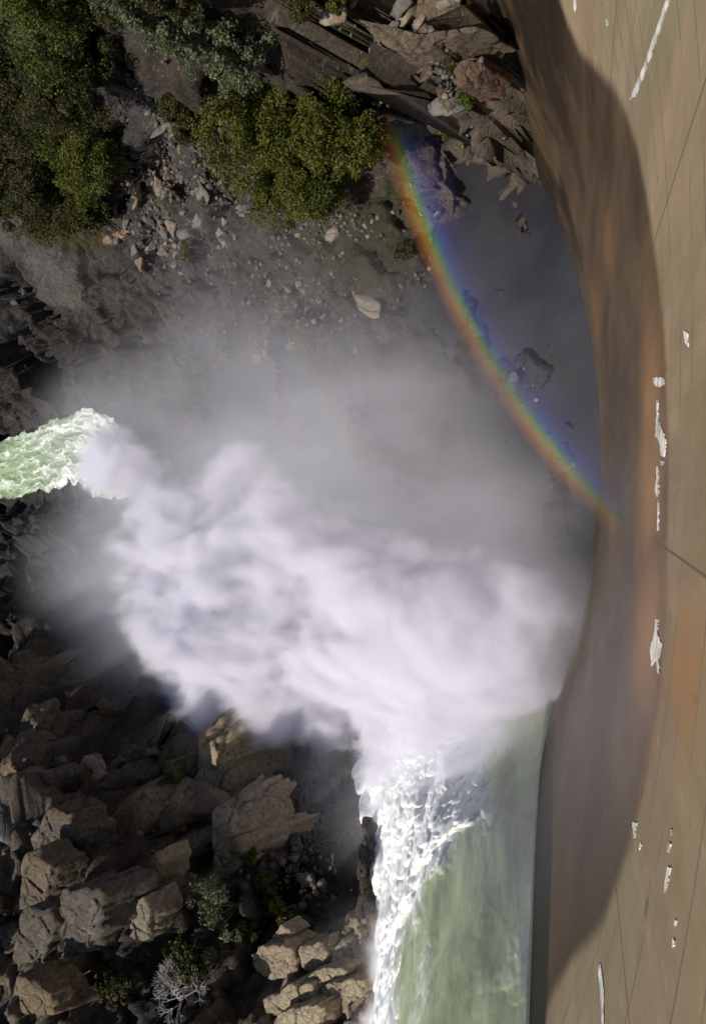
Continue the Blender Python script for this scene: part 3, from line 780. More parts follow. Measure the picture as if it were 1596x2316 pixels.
for q, (ol, tint, lab, kw) in enumerate((
    (zz([(1000, 1260), (1090, 1225), (1160, 1240), (1195, 1300), (1180, 1350), (1120, 1345), (1050, 1345), (1000, 1300)]), SUNT, "tan sunlit slab above the other cracked slabs beside the torrent", {}),
    (zz([(1190, 1250), (1270, 1195), (1325, 1270), (1345, 1295), (1280, 1305), (1200, 1305)]), SUNT, "pointed tan slab next to the dark blocks by the torrent's foam", {}),
    (zz([(1220, 1345), (1290, 1315), (1385, 1318), (1385, 1342), (1310, 1372), (1235, 1380)]), CRM, "narrow pale slab between two mossy cracks", {}),
    (zz([(1055, 1445), (1150, 1385), (1225, 1378), (1255, 1430), (1245, 1452), (1120, 1485), (1060, 1490)]), CRM, "largest pale sunlit slab, broad and smooth, near the picture's lower edge", {}),
    (zz([(1275, 1395), (1370, 1352), (1442, 1370), (1455, 1420), (1420, 1490), (1330, 1485), (1288, 1435)]), CRM, "pale sunlit slab nearest the torrent with a shaded right side", {}),
    (zz([(1100, 1505), (1262, 1462), (1285, 1482), (1290, 1560), (1090, 1570)]), CRM, "pale slab cut off by the picture's lower edge", {}),
    (zz([(1310, 1150), (1390, 1090), (1420, 1150), (1450, 1240), (1370, 1260), (1310, 1215)]), (.10, .085, .07), "dark brown split block at the torrent's edge above the pale slabs", {"lean": (.1, -.5, .86)}),
    (zz([(1085, 1190), (1120, 1143), (1165, 1180), (1150, 1205)]), SUNT, "small pointed tan rock above the cracked slabs", {"depth": 2.5}),
    (zz([(788, 380), (865, 395), (905, 520), (922, 640), (890, 690), (858, 725), (838, 690), (800, 600), (783, 480)]), CRM, "creamy upper half of the long sunlit ridge reaching into the spray", {"depth": 9., "rise": 3.2, "flare": .42, "cracks": 1.0}),
    (zz([(838, 715), (900, 690), (935, 760), (978, 820), (988, 880), (962, 918), (890, 948), (857, 922), (848, 840)]), (.26, .22, .175), "pinkish lower half of the long sunlit ridge behind the green shrub", {"depth": 8., "rise": 2.8, "flare": .5, "cracks": 1.0}),
    (zz([(572, 965), (588, 900), (622, 848), (634, 900), (622, 1012), (584, 1015)]), (.24, .21, .16), "pale upright rock alone in the black gully", {}),
    (zz([(520, 1150), (528, 1058), (562, 1042), (600, 1095), (600, 1190), (540, 1225)]), (.17, .15, .115), "tan knob below the pale upright rock", {}),
    (zz([(230, 1180), (240, 1020), (290, 1010), (350, 1000), (412, 1060), (412, 1170), (362, 1262), (290, 1272), (245, 1230)]), GRY, "large grey split block with pale veins at the gully's brink", {"depth": 6.}),
    (zz([(122, 800), (190, 688), (282, 700), (332, 800), (270, 822), (200, 872), (138, 842)]), (.13, .115, .10), "brown wedge shaped block high on the left cliff", {}),
    (zz([(48, 1230), (80, 1090), (200, 1080), (222, 1150), (182, 1292), (130, 1342), (68, 1300)]), (.12, .115, .105), "broad grey block beside the split block toward the picture's edge", {"depth": 6.}),
    (zz([(78, 1080), (88, 880), (132, 858), (192, 900), (202, 1000), (150, 1072)]), (.165, .145, .115), "tan ribbed block above the broad grey block", {}),
    (zz([(80, 560), (150, 528), (192, 560), (172, 690), (80, 702), (30, 682)]), (.115, .108, .10), "dark ribbed block near the picture's left edge", {}),
    (zz([(70, 345), (105, 270), (145, 330), (180, 420), (130, 440), (75, 462)]), (.15, .13, .11), "pinkish brown block below the misty part of the cliff", {}),
    (zz([(60, 1345), (110, 1350), (200, 1420), (230, 1500), (160, 1500), (80, 1400)]), (.20, .165, .115), "yellowish slab sloping down at the lower left of the cliff", {}),
    (zz([(655, 492), (690, 482), (707, 570), (682, 625), (658, 572)]), OLV, "yellow green lichen covered slab standing in the black gully", {"depth": 3.}),
    (zz([(588, 440), (640, 452), (684, 462), (662, 492), (612, 488)]), (.26, .16, .08), "small bright orange rock above the lichen covered slab", {"depth": 2.}),
    ([(790, -30), (1088, -30), (1092, 25), (1050, 47), (948, 42), (885, 18), (830, 0)], (.17, .145, .11), "big smooth grey brown slab at the picture's top against the dam", {"lean": (-.45, -.45, .77), "depth": 7., "cracks": .25}),
    ([(1022, 160), (1040, 138), (1066, 126), (1098, 130), (1101, 155), (1078, 186), (1036, 196)], (.15, .10, .075), "rounded pink outcrop with fine cracks right beside the dam", {"lean": (-.3, -.5, .8)}),
    ([(800, 40), (860, 52), (905, 92), (950, 102), (1005, 72), (1085, 58), (1095, 68), (1040, 82), (960, 120), (900, 118), (840, 95)], (.15, .125, .095), "long tan ledge under the big smooth slab", {"lean": (-.3, -.5, .8), "depth": 5.}),
    ([(925, 205), (960, 200), (975, 235), (958, 258), (930, 245)], (.14, .10, .08), "pinkish grey rock with a lime splash above the dark cavity", {"depth": 3.}),
    ([(985, 195), (1030, 205), (1050, 240), (1010, 255), (990, 230)], (.10, .092, .085), "grey cracked rock between the pink outcrop and the lower shrub", {"depth": 3.}),
)):
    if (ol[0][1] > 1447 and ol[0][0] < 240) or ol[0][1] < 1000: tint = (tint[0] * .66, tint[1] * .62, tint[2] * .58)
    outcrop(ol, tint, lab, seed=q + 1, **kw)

def scatter(region, n, smin, smax, tints, label, group, seed, sink=.05):
    rnd = random.Random(seed)
    k = 0; tries = 0
    def inside(x, y):
        c_ = False
        for i in range(len(region)):
            x1, y1 = region[i]; x2, y2 = region[i - 1]
            if (y1 > y) != (y2 > y) and x < (x2 - x1) * (y - y1) / (y2 - y1) + x1: c_ = not c_
        return c_
    xs = [r[0] for r in region]; ys = [r[1] for r in region]
    while k < n and tries < n * 30:
        tries += 1
        x, y = rnd.uniform(min(xs), max(xs)), rnd.uniform(min(ys), max(ys))
        if not inside(x, y): continue
        s = smin * (smax / smin) ** (rnd.random() ** 1.6)
        p = hit(x, y)
        boulder("boulder", (p.x, p.y, p.z + s * sink), s, rnd.choice(tints), label, group, seed=rnd.randrange(400))
        k += 1
scatter([(290, 180), (390, 190), (440, 330), (440, 380), (560, 470), (560, 530), (470, 600), (330, 600), (250, 540), (240, 440), (320, 400), (300, 300)], 105, .5, 1.8,
        ["grey", "grey", "grey", "dark", "tan"], "grey angular boulder among many in the boulder fan between the trees", "boulders of the fan between the trees", 1)
scatter([(560, 480), (850, 440), (880, 520), (760, 540), (600, 530)], 20, .3, .9, ["grey", "tan", "dark"], "small broken rock at the foot of the oaks", "rocks along the foot of the oaks", 2)
scatter([(560, 600), (760, 600), (720, 800), (640, 900), (520, 760)], 34, .35, 1.2, ["grey", "grey", "orange", "tan"], "misty grey rock on the valley flat", "rocks on the misty valley flat", 3)
scatter([(310, 1560), (440, 1560), (460, 1850), (380, 1900), (330, 1750)], 18, .5, 1.3, ["dark", "grey", "dark"], "dark rock lying in the shaded gully", "rocks in the shaded gully", 4)
scatter([(20, 1550), (240, 1550), (260, 2250), (30, 2280)], 14, .9, 2.4, ["grey", "tan", "grey", "dark"], "angular grey block on the sunlit left cliff", "blocks on the left cliff", 5, .0)
scatter([(560, 1680), (780, 1700), (800, 2000), (640, 2000)], 20, .5, 1.4, ["dark", "dark", "grey"], "dark wet rock on the bank above the torrent", "wet rocks on the torrent's bank", 6)
scatter([(10, 640), (60, 640), (90, 800), (30, 940)], 10, .6, 1.8, ["dark", "orange", "dark"], "dark rock on the shaded far bank", "rocks on the far bank", 7)
scatter([(720, 0), (1080, 0), (1000, 110), (820, 110)], 16, .8, 2.2, ["tan", "tan", "grey"], "tan angled slab on the slope above the dam's end", "slabs on the slope above the dam's end", 8, .0)
scatter([(920, 330), (1000, 480), (1130, 760), (1210, 840), (1170, 850), (1040, 640), (900, 420)], 16, .25, .8, ["grey", "tan", "dark"], "small rock under the rainbow at the pool's edge", "rocks along the pool's edge", 9)
scatter([(1170, 850), (1240, 840), (1330, 1060), (1300, 1100)], 10, .4, 1.1, ["dark", "tan", "dark"], "wet rock on the spit between pool and spray", "rocks on the spit", 10)

def rubble():
    """uncounted broken stone over the boulder fan and the valley flat: one sheet of loose pieces"""
    rng = np.random.default_rng(77)
    import bmesh
    bm = bmesh.new(); bmesh.ops.create_icosphere(bm, subdivisions=1, radius=1.); SV = np.array([v.co[:] for v in bm.verts]); SF = np.array([[v.index for v in f.verts] for f in bm.faces]); bm.free()
    zones = [((420, 400), (150, 170), 2200, .16, .62), ((350, 290), (70, 110), 700, .18, .7), ((660, 700), (200, 190), 1900, .10, .42), ((720, 500), (150, 45), 500, .10, .4), ((1010, 560), (110, 260), 500, .10, .35),
             ((360, 1700), (110, 170), 700, .12, .6), ((680, 1850), (110, 170), 800, .12, .6), ((930, 180), (140, 110), 600, .12, .5), ((120, 1850), (120, 400), 250, .2, .7), ((1260, 980), (70, 110), 250, .1, .4)]
    V, F, T = [], [], []
    n0 = 0
    tints = np.array([BTINT[k] for k in ("grey", "grey", "dark", "tan", "grey", "dark")])
    for (cx, cy), (rx, ry), n, a, b in zones:
        for _ in range(n):
            x, y = rng.normal(cx, rx * .55), rng.normal(cy, ry * .55)
            p = hit(x, y)
            if p.z < -.3: continue
            sz = a * (b / a) ** (rng.random() ** 2)
            v = SV * (1 + rng.normal(0, .22, (len(SV), 1))) * rng.uniform(.6, 1.3, 3) * sz
            an = rng.uniform(0, 6.28); ca, sa = math.cos(an), math.sin(an)
            v = np.c_[v[:, 0] * ca - v[:, 1] * sa, v[:, 0] * sa + v[:, 1] * ca, v[:, 2]] + np.array(p) + np.array((0, 0, sz * .2))
            V.append(v); F.append(SF + n0); n0 += len(SV)
            T.append(np.tile(tints[rng.integers(0, 6)] * rng.uniform(.6, 1.15), (len(SV), 1)))
    V = np.concatenate(V); F = np.concatenate(F); T = np.concatenate(T)
    o = mesh_obj("rubble", V, F, BOULDER, attrs={"tint": T, "soil": np.zeros(len(V)), "wet": np.zeros(len(V))})
    setp(o, "loose grey rubble spread over the boulder fan and valley flat", "rubble", kind="stuff")
rubble()

# ------------------------------------------------------------------ trees and shrubs
def leaves(centers, radii, per, size, rng, squash=.8, droop=0.):
    """leaf sprays around clump centres: 4-sided faces, turned every way"""
    n = len(centers) * per
    ci = np.repeat(np.arange(len(centers)), per)
    d = rng.normal(size=(n, 3)); d /= np.linalg.norm(d, axis=1)[:, None]
    rr = radii[ci] * rng.uniform(.25, 1., n) ** .6
    d[:, 2] *= squash
    P = centers[ci] + d * rr[:, None]
    P[:, 2] -= droop * rr * rng.random(n)
    a = rng.normal(size=(n, 3)); a += d * .7; a[:, 2] += .5; a /= np.linalg.norm(a, axis=1)[:, None]
    b = np.cross(a, rng.normal(size=(n, 3))); b /= np.linalg.norm(b, axis=1)[:, None]
    c2 = np.cross(a, b)
    s = size * rng.uniform(.6, 1.35, n)
    Lq = b * s[:, None]; Wq = c2 * (s * .55)[:, None]
    V = np.stack([P - Lq, P + Wq * .9 - Lq * .1, P + Lq, P - Wq * .9 + Lq * .1], 1).reshape(-1, 3)
    F = np.arange(n * 4).reshape(n, 4)
    sh = np.repeat(np.clip(rng.normal(.5, .22, len(centers))[ci] + rng.normal(0, .15, n), 0, 1), 4)
    return V, F, sh

def tube(pts, radii, k=7):
    V, F = [], []
    pts = [np.array(p, float) for p in pts]
    for i, p in enumerate(pts):
        t = pts[min(i + 1, len(pts) - 1)] - pts[max(i - 1, 0)]; t /= np.linalg.norm(t) + 1e-9
        u = np.cross(t, (.3, .9, .2)); u /= np.linalg.norm(u); w = np.cross(t, u)
        for q in range(k):
            an = 2 * math.pi * q / k
            V.append(p + radii[i] * (math.cos(an) * u + math.sin(an) * w))
    for i in range(len(pts) - 1):
        for q in range(k):
            F.append((i * k + q, i * k + (q + 1) % k, (i + 1) * k + (q + 1) % k, (i + 1) * k + q))
    return V, F
def merge(parts):
    V, F = [], []
    for v, f in parts:
        o = len(V); V += list(v); F += [tuple(i + o for i in q) for q in f]
    return V, F

def broadleaf(name, loc, h, rx, mat, label, cat, seed, per=150, nclump=175, leaf=.20, group=None, trunk=True, rz=None):
    rng = np.random.default_rng(seed)
    if loc[0] < -22: h, rx, leaf = h * 1.35, rx * 1.35, leaf * 1.25
    root = empty(name, loc); setp(root, label, cat, group)
    rz = rz or h * .42
    cz = h - rz * .95
    # clumps on the skins of a few overlapping lobes, so the outline is uneven
    nl = max(3, int(rx * 1.1)); lob = rng.normal(size=(nl, 3)); lob /= np.linalg.norm(lob, axis=1)[:, None]
    lob = lob * np.array((rx * .55, rx * .55, rz * .5)) + np.array((0, 0, cz)); lr = rx * rng.uniform(.42, .68, nl)
    li = rng.integers(0, nl, nclump)
    d = rng.normal(size=(nclump, 3)); d[:, 2] += .35; d /= np.linalg.norm(d, axis=1)[:, None]
    cen = lob[li] + d * (lr[li] * rng.uniform(.7, 1.05, nclump))[:, None] * np.array((1, 1, .85))
    cen[:, 2] = np.maximum(cen[:, 2], h * .10)
    V, F, sh = leaves(cen, rx * rng.uniform(.13, .25, nclump), per, leaf, rng)
    mesh_obj("crown", V, F, mat, root, attrs={"shade": sh})
    parts = [tube([(0, 0, -.6), (.1, .05, h * .2), (-.1, .1, h * .45), (0, 0, h * .7)], [h * .035, h * .028, h * .018, h * .008])]
    for k in range(min(nl, 7)):
        e = lob[k]; parts.append(tube([(0, .05, h * .22), e * .55 + np.array((0, 0, h * .12)), e], [h * .018, h * .011, h * .004], 5))
    V, F = merge(parts)
    mesh_obj("trunk" if trunk else "stem", V, F, BARK, root)
    return root

def conifer(name, loc, h, r, mat, label, seed):
    rng = np.random.default_rng(seed)
    root = empty(name, loc); setp(root, label, "tree")
    cen, rad_ = [], []
    parts = [tube([(0, 0, -.8), (.1, 0, h * .4), (0, .1, h * .8), (0, 0, h * .98)], [h * .02, h * .015, h * .008, .03])]
    for lv in np.linspace(.08, .97, 26):
        br = r * (1.02 - lv) ** .75 * rng.uniform(.8, 1.15)
        for k in range(int(5 + 5 * (1 - lv))):
            an = rng.uniform(0, 6.28); L = br * rng.uniform(.65, 1.1)
            tip = np.array((math.cos(an) * L, math.sin(an) * L, h * lv + L * .18))
            parts.append(tube([(0, 0, h * lv), tip * np.array((.5, .5, 1)) , tip], [.07, .05, .02], 4))
            for f in (.45, .72, 1.):
                cen.append(tip * np.array((f, f, 1)) + rng.normal(0, .2, 3)); rad_.append(.35 + .55 * (1 - lv) * f * rng.uniform(.7, 1.2))
    V, F, sh = leaves(np.array(cen), np.array(rad_), 34, .20, rng, .8, .2)
    mesh_obj("crown", V, F, mat, root, attrs={"shade": sh})
    V, F = merge(parts); mesh_obj("trunk", V, F, BARK, root)
    return root

def tree_at(x, y, size, **k):
    """base on the ground at a photo point"""
    return hit(x, y)
conifer("pine_tree", hit(600, 160), 24.5, 4.4, L_PINE, "tall grey green pine with a pointed crown standing above the oaks", 5)
for i, (x, y, h, rx, m, lab) in enumerate((
    (690, 330, 13, 5.6, L_OAK, "broad olive green oak with a dense round crown right below the grey pine"),
    (755, 440, 9.5, 5.2, L_OAK, "lowest olive oak spreading over the edge of the gravel flat"),
    (850, 330, 11, 5.0, L_OAK, "olive green oak nearest the rainbow"),
    (470, 285, 6, 2.6, L_OAK2, "small dark oak at the top of the boulder fan beside the grey pine"),
    (500, 15, 12, 4.2, L_OAK2, "dark oak growing up the slope above the pine"),
    (390, 10, 10, 3.6, L_OAK2, "shaded dark tree between the pine and the bright crown in the corner"),
    (270, 70, 17, 7.0, L_FRESH, "bright yellow green oak crown in the upper corner"),
    (300, 210, 15, 6.0, L_OAK2, "brown olive oak beside the top of the boulder chute"),
    (150, 250, 14, 6.5, L_OAK2, "large brown olive oak at the picture's edge below the bright crown"),
    (300, 370, 14, 6.0, L_OAK, "tall olive oak along the boulder fan's left side"),
    (210, 460, 12, 6.0, L_OAK2, "dull olive oak standing above the gravel road"),
    (110, 400, 13, 6.0, L_OAK2, "dark oak between the gravel road and the big brown oak"),
    (60, 480, 9, 4.6, L_OAK2, "small dark oak at the bend of the gravel road"),
    (240, 510, 7, 3.6, L_OAK2, "low dusty oak on the lower end of the grove near the mist"),
    (60, 130, 14, 6.0, L_OAK2, "shaded oak at the very edge beneath the bright crown"),
)):
    broadleaf("oak_tree", hit(x, y), h * 1.12, rx * 1.25, m, lab, "tree", 20 + i)
for i, (x, y, h, rx, m, lab) in enumerate((
    (880, 150, 3.6, 2.2, L_FRESH, "bright green bush alone on the slope above the pink slab"),
    (1040, 300, 3.0, 2.4, L_FRESH, "dark glossy green shrub hanging over the rocks by the dam"),
    (1065, 225, 1.6, 1.2, L_FRESH, "little green shrub in the crevice beside the dam"),
    (835, 300, 2.2, 1.4, L_FRESH, "small bright bush between the oak and the reddish boulder"),
    (1030, 130, 2.2, 1.9, L_OAK2, "dull green shrub on top of the pink outcrop"),
    (780, 20, 2.6, 1.9, L_OAK, "green shrub on the slabs at the top of the slope"),
    (440, 575, 2.2, 1.8, L_OAK, "yellow green bush at the lower end of the boulder fan"),
    (930, 590, 2.4, 2.2, L_OAK2, "olive bush in the mist just above the rainbow"),
    (700, 25, 3.0, 2.4, L_OAK2, "dark scrubby bush at the upper end of the tan slabs"),
    (540, 1845, 2.4, 1.5, L_FRESH, "bright green shrub growing on the pale ridge"),
    (585, 1945, 2.2, 1.5, L_OAK, "green shrub at the end of the pale ridge"),
    (620, 1985, 1.7, 1.1, L_FRESH, "small round bush on the dark bank above the torrent"),
    (465, 2010, 1.6, 1.0, L_FRESH, "small bright shrub at the brink above the grey bush"),
    (560, 2040, 5.0, 3.4, L_GREY, "large grey green bush in front of the dark cliff"),
    (585, 2110, 2.6, 1.9, L_OAK, "green bush beside the big grey one"),
    (490, 2165, 3.4, 2.5, L_OAK2, "dark green bush below the shaded cliff foot"),
    (300, 2190, 3.0, 2.4, L_OAK2, "olive bush on the ledge under the cracked cliff"),
    (400, 2120, 1.8, 1.4, L_OAK, "yellowish shrub rooted in the gully wall"),
    (660, 2050, 1.9, 1.4, L_OAK, "mossy low shrub between dark bank and pale slabs"),
    (60, 1800, 1.5, 1.1, L_OAK, "tiny green tuft in a crack of the left cliff"),
    (335, 2035, 1.5, 1.0, L_OAK, "small tuft beside the pale upright boulder"),
    (775, 2245, 1.5, 1.2, L_OAK2, "dark tuft in the crack of the sunlit slabs"),
    (720, 2165, 1.5, 1.1, L_OAK2, "dark tuft between the two upper sunlit slabs"),
)):
    broadleaf("shrub", hit(x, y), h, rx, m, lab, "shrub", 80 + i, per=70, nclump=34, leaf=.19, trunk=False)

def bare_bush():
    p = hit(440, 2235)
    root = empty("bare_shrub", p); setp(root, "leafless silver grey shrub with a spray of thin twigs", "shrub")
    rng = np.random.default_rng(9); parts = []
    def grow(a, d, L, r, lv):
        b = a + d * L
        parts.append(tube([a, (a + b) / 2 + rng.normal(0, L * .06, 3), b], [r, r * .8, r * .6], 4))
        if lv == 0: return
        for k in range(4 if lv > 1 else 5):
            nd = d + rng.normal(0, .48, 3); nd /= np.linalg.norm(nd)
            grow(b, nd, L * rng.uniform(.6, .85), r * .62, lv - 1)
    root.scale = (1.75, 1.75, 1.6)
    for k in range(8):
        d = np.array((rng.normal(0, .55), rng.normal(0, .5), 1.)); d /= np.linalg.norm(d)
        grow(np.array((0, 0, -.1)), d, 1.15, .06, 3)
    V, F = merge(parts); mesh_obj("branches", V, F, plain("grey_twigs", (.34, .325, .315), .9), root)
bare_bush()

def log(p, d, L, r, label):
    d = np.array(d, float); d /= np.linalg.norm(d)
    pts = [np.array((0, 0, .1)) + d * L * t + np.array((0, 0, .12 * math.sin(t * 5))) for t in np.linspace(0, 1, 7)]
    V, F = tube(pts, [r, r * .95, r, r * .85, r * .8, r * .7, r * .45], 9)
    n0 = len(V); F += [tuple(range(8, -1, -1)), tuple(range(n0 - 9, n0))]
    s = tube([pts[4], pts[4] + np.array((.2, .3, .6))], [r * .45, r * .25], 6)
    V, F = merge([(V, F), s])
    o = mesh_obj("driftwood_log", V, F, DRIFT, smooth=True); o.location = p
    setp(o, label, "log")
log(hit(402, 1842), (.9, -.7, .35), 4.2, .28, "bleached driftwood log lying across the shaded ledge")
log(hit(432, 1768), (.3, -1., .2), 2.2, .2, "short bleached driftwood stub wedged at the foot of the pale ridge")

# ------------------------------------------------------------------ rainbow in the drifting spray
def rainbow():
    """an arc of coloured light about the line that runs from the sun past the dam's crest"""
    ax = np.array(ANTI); eye = np.array((0, 0, CAM_Z))
    e1 = np.array((0, 1., 0)) - ax * ax[1]; e1 /= np.linalg.norm(e1); e2 = np.cross(ax, e1)
    def bow(r0, r1, ph0, ph1, dist, strength, flip, name):
        n, m = 160, 40
        ph = np.linspace(ph0, ph1, n); th = np.radians(np.linspace(r0, r1, m))
        PH, TH = np.meshgrid(ph, th, indexing='ij')
        D = np.cos(TH)[..., None] * ax + np.sin(TH)[..., None] * (np.cos(PH)[..., None] * e1 + np.sin(PH)[..., None] * e2)
        P = eye + D * dist
        w = np.linspace(0, 1, m); w = 1 - w if flip else w
        stops = [(0, (0, 0, 0)), (.2, (.010, .010, .032)), (.42, (.028, .026, .095)), (.60, (.045, .072, .24)), (.685, (.075, .20, .13)), (.745, (.22, .24, .04)), (.82, (.31, .15, .02)), (.90, (.18, .05, .012)), (1, (0, 0, 0))]
        col = np.stack([np.interp(w, [s[0] for s in stops], [s[1][k] for s in stops]) for k in range(3)], 1)
        t = np.linspace(0, 1, n); fade = np.clip(t / .20, 0, 1) * np.clip((1 - t) / .30, 0, 1)
        fade = fade * fade * (3 - 2 * fade)
        cc = (col[None] * fade[:, None, None]).reshape(-1, 3)
        nt = NT(name + "_light")
        a = nt.attr("tint").outputs["Color"]
        vv = nt.rng(nt.noise(nt.mapv(nt.geo(), (1, .6, .8)), .11, 4, .55), .30, .66, .30, 1.15)
        em = nt.n("Emission", {"Color": a, "Strength": nt.math('MULTIPLY', vv, strength)}).outputs[0]
        tr = nt.n("BsdfTransparent").outputs[0]
        mt = nt.surf(nt.n("AddShader", {0: em, 1: tr}).outputs[0])
        o = mesh_obj(name, P.reshape(-1, 3), grid_faces(n, m), mt, smooth=True, attrs={"tint": cc})
        return o
    def phase(x, y):
        d = ray(x, y); d = d / np.linalg.norm(d); q = d - ax * (d @ ax)
        return math.atan2(q @ e2, q @ e1)
    a, b = phase(885, 240), phase(1455, 1270)
    o = bow(38.7, 42.5, a, b, 60., .46, False, "rainbow")
    setp(o, "bright rainbow arc across the drifting spray in front of the dark pool", "rainbow")
    a, b = phase(560, 640), phase(900, 1120)
    o = bow(50.4, 55., a, b, 84., .12, True, "secondary_rainbow")
    setp(o, "faint second rainbow over the misty valley flat", "rainbow")
rainbow()

# ------------------------------------------------------------------ spray
def spray():
    vol = bpy.data.volumes.new("spray_cloud")
    o = bpy.data.objects.new("spray_cloud", vol); COL.objects.link(o)
    setp(o, "huge white cloud of spray drifting off the torrent's impact", "spray", kind="stuff")
    g = bpy.data.node_groups.new("spray_density", 'GeometryNodeTree')
    g.interface.new_socket("Geometry", in_out='INPUT', socket_type='NodeSocketGeometry')
    g.interface.new_socket("Geometry", in_out='OUTPUT', socket_type='NodeSocketGeometry')
    N = g.nodes; Lk = g.links
    def nd(t, ins=None, **kw):
        x = N.new(t)
        for k, v in kw.items(): setattr(x, k, v)
        for k, v in (ins or {}).items():
            if isinstance(v, bpy.types.NodeSocket): Lk.new(v, x.inputs[k])
            else: x.inputs[k].default_value = v
        return x
    def mt(op, a, b=0., clamp=False): return nd("ShaderNodeMath", {0: a, 1: b}, operation=op, use_clamp=clamp).outputs[0]
    pos = nd("GeometryNodeInputPosition").outputs[0]
    def vm(op, a, b): return nd("ShaderNodeVectorMath", {0: a, 1: b}, operation=op)
    def noise(v, sc, det, ro=.55): return nd("ShaderNodeTexNoise", {"Vector": v, "Scale": sc, "Detail": det, "Roughness": ro}).outputs[0]
    w1 = nd("ShaderNodeTexNoise", {"Vector": pos, "Scale": .045, "Detail": 3.}).outputs[1]
    wp = vm('ADD', pos, vm('MULTIPLY', vm('SUBTRACT', w1, (.5, .5, .5)).outputs[0], (18, 18, 12)).outputs[0]).outputs[0]
    ws = vm('MULTIPLY', wp, (1.15, .62, .8)).outputs[0]
    n1 = noise(ws, .085, 8., .6)
    n2 = noise(wp, .03, 4., .5)
    n3 = noise(ws, .28, 5., .65)
    tot = {}
    for cls, blobs in SPRAY.items():
        acc = None
        for (x, y, z), (rx, ry, rz), amp in blobs:
            d = vm('MULTIPLY', vm('SUBTRACT', pos, (x, y, z)).outputs[0], (1 / rx, 1 / ry, 1 / rz)).outputs[0]
            ln = nd("ShaderNodeVectorMath", {0: d}, operation='LENGTH').outputs[1]
            f = nd("ShaderNodeMapRange", {0: ln, 1: 1.25, 2: 0., 3: 0., 4: amp}, interpolation_type='SMOOTHSTEP').outputs[0]
            acc = f if acc is None else mt('ADD', acc, f)
        tot[cls] = acc
    # dense: noise bites its edges hard; thin: soft drifting veil
    dn = mt('ADD', tot["dense"], mt('ADD', mt('MULTIPLY', mt('SUBTRACT', n1, .5), 2.6), mt('MULTIPLY', mt('SUBTRACT', n3, .5), 1.7)))
    dn = mt('MULTIPLY', nd("ShaderNodeMapRange", {0: dn, 1: .38, 2: 1.2, 3: 0., 4: 1.}, interpolation_type='SMOOTHSTEP').outputs[0], mt('MINIMUM', mt('MULTIPLY', tot["dense"], 3.), 1.))
    dn = mt('MULTIPLY', mt('POWER', dn, 1.6), 1.1)
    th = mt('MULTIPLY', tot["thin"], nd("ShaderNodeMapRange", {0: mt('ADD', mt('MULTIPLY', n1, .5), mt('MULTIPLY', n2, .5)), 1: .36, 2: .66, 3: .15, 4: 1.}).outputs[0])
    th = mt('MULTIPLY', th, .022)
    den = mt('ADD', dn, th)
    lo, hi = Vector((-60, 40, -3)), Vector((60, 190, 48))
    vc = nd("GeometryNodeVolumeCube", {"Density": den, "Background": 0., "Min": lo, "Max": hi, "Resolution X": 218, "Resolution Y": 270, "Resolution Z": 92})
    n = NT("spray_mist")
    pv = n.n("VolumePrincipled", {"Color": (.960, .950, 1., 1), "Density": 1.0, "Anisotropy": .1})
    n.t.links.new(pv.outputs[0], n.out.inputs["Volume"])
    sm = nd("GeometryNodeSetMaterial", {"Geometry": vc.outputs[0], "Material": n.m})
    out = nd("NodeGroupOutput"); nd("NodeGroupInput")
    Lk.new(sm.outputs[0], out.inputs[0])
    vol.materials.append(n.m)
    md = o.modifiers.new("spray_density", 'NODES'); md.node_group = g
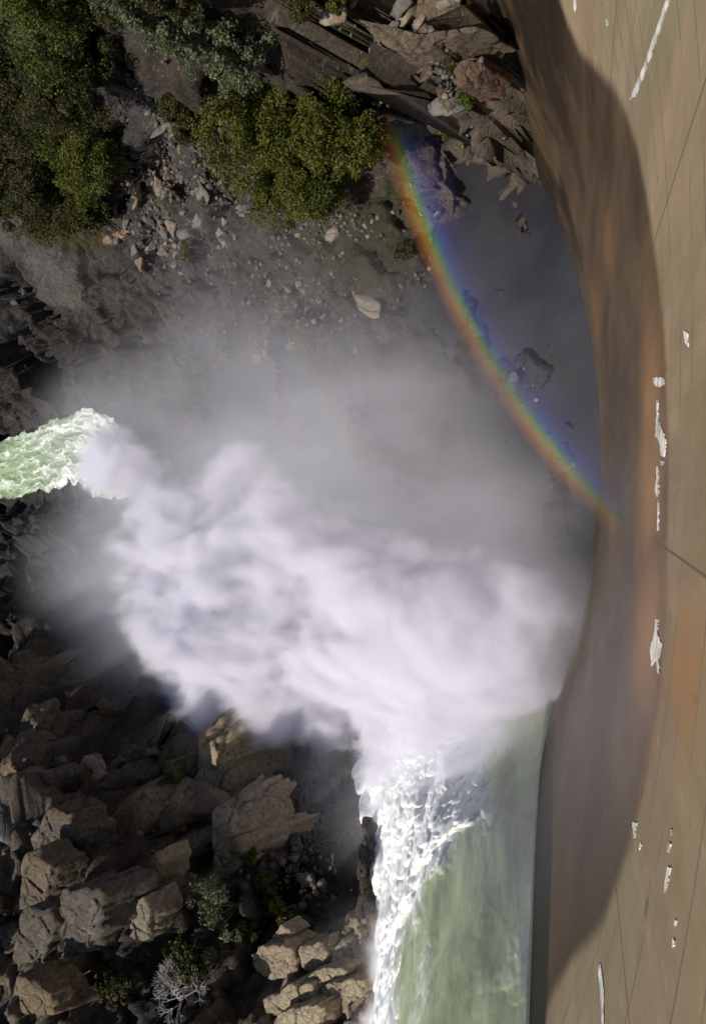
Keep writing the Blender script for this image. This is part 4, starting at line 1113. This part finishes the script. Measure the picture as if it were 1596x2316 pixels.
SPRAY = {
    "dense": [
        (at(1060, 1430, 7), (12, 11, 13), 1.1), (at(900, 1430, 8), (14, 13, 14), 1.1), (at(660, 1530, 10), (10, 13, 12), 1.1), (at(1190, 1440, 6), (8, 7, 9), .9), (at(760, 1600, 8), (7, 8, 8), 1.),
        (at(530, 1520, 12), (11, 14, 14), 1.1), (at(460, 1370, 10), (13, 16, 14), 1.0), (at(640, 1350, 8), (17, 17, 13), .85), (at(800, 1310, 6), (16, 15, 11), .7),
        (at(400, 1210, 8), (12, 16, 11), .75), (at(500, 1610, 13), (8, 10, 9), .95), (at(540, 1120, 6), (16, 18, 9), .45), (at(290, 1060, 5), (10, 13, 8), 1.0), (at(215, 1010, 4), (11, 13, 8), .5), (at(1190, 1540, 6), (7, 7, 8), .8),
    ] + [(at(x + (26 if y > 1840 else 14), y, z), (rx * (.8 if y > 1840 else 1), 5., 3.0), a) for x, y, z, rx, a in (
        (1000, 1790, 13.2, 4.5, .75), (985, 1860, 15.5, 3.8, .6), (1040, 1740, 12.2, 4.6, .7), (945, 1960, 18., 3., .6),
        (868, 2330, 25.5, 3.2, .95), (880, 2260, 24.3, 3.6, .9), (872, 2180, 22.5, 3.4, .95), (880, 2100, 20.3, 3.6, .9), (885, 2020, 18.2, 3.8, .95), (872, 1940, 15.6, 4.0, 1.), (900, 1880, 14.2, 5., .9),
        (868, 1830, 12.2, 4.6, 1.), (930, 1800, 12.2, 5., .8), (850, 1750, 9.8, 4.8, 1.), (920, 1720, 9.6, 5.5, .95), (1000, 1700, 10.2, 5., .7), (860, 1670, 8., 5.2, 1.), (960, 1640, 8., 6., 1.), (1070, 1620, 8., 5.5, .8))],
    "thin": [
        (at(600, 1080, 7), (26, 34, 17), 3.6), (at(880, 1150, 6), (24, 19, 15), 5.5), (at(250, 970, 5), (15, 22, 9), 4.0), (at(600, 850, 4), (28, 26, 12), 1.3), (at(960, 980, 4), (21, 18, 12), 1.5),
        (at(1130, 1270, 6), (14, 11, 12), 7.0), (at(270, 1290, 9), (15, 20, 13), 5.), (at(760, 1780, 9), (11, 10, 7), 3.5), (at(1000, 1700, 10), (9, 10, 7), 4.5), (at(1270, 1400, 8), (8, 7, 11), 3.), (at(450, 650, 4), (22, 18, 9), .3),
        (at(1100, 700, 3), (22, 14, 8), .25), (at(1330, 950, 9), (18, 8, 14), .3), (at(1120, 1600, 10), (9, 8, 8), 7.0), (at(370, 1480, 12), (11, 18, 12), 3.5),
        (at(830, 1900, 12), (6, 9, 6), 3.0), (at(850, 2150, 20), (6, 7, 5), 2.0), (at(930, 1750, 9), (8, 8, 6), 3.0),
    ],
}
spray()
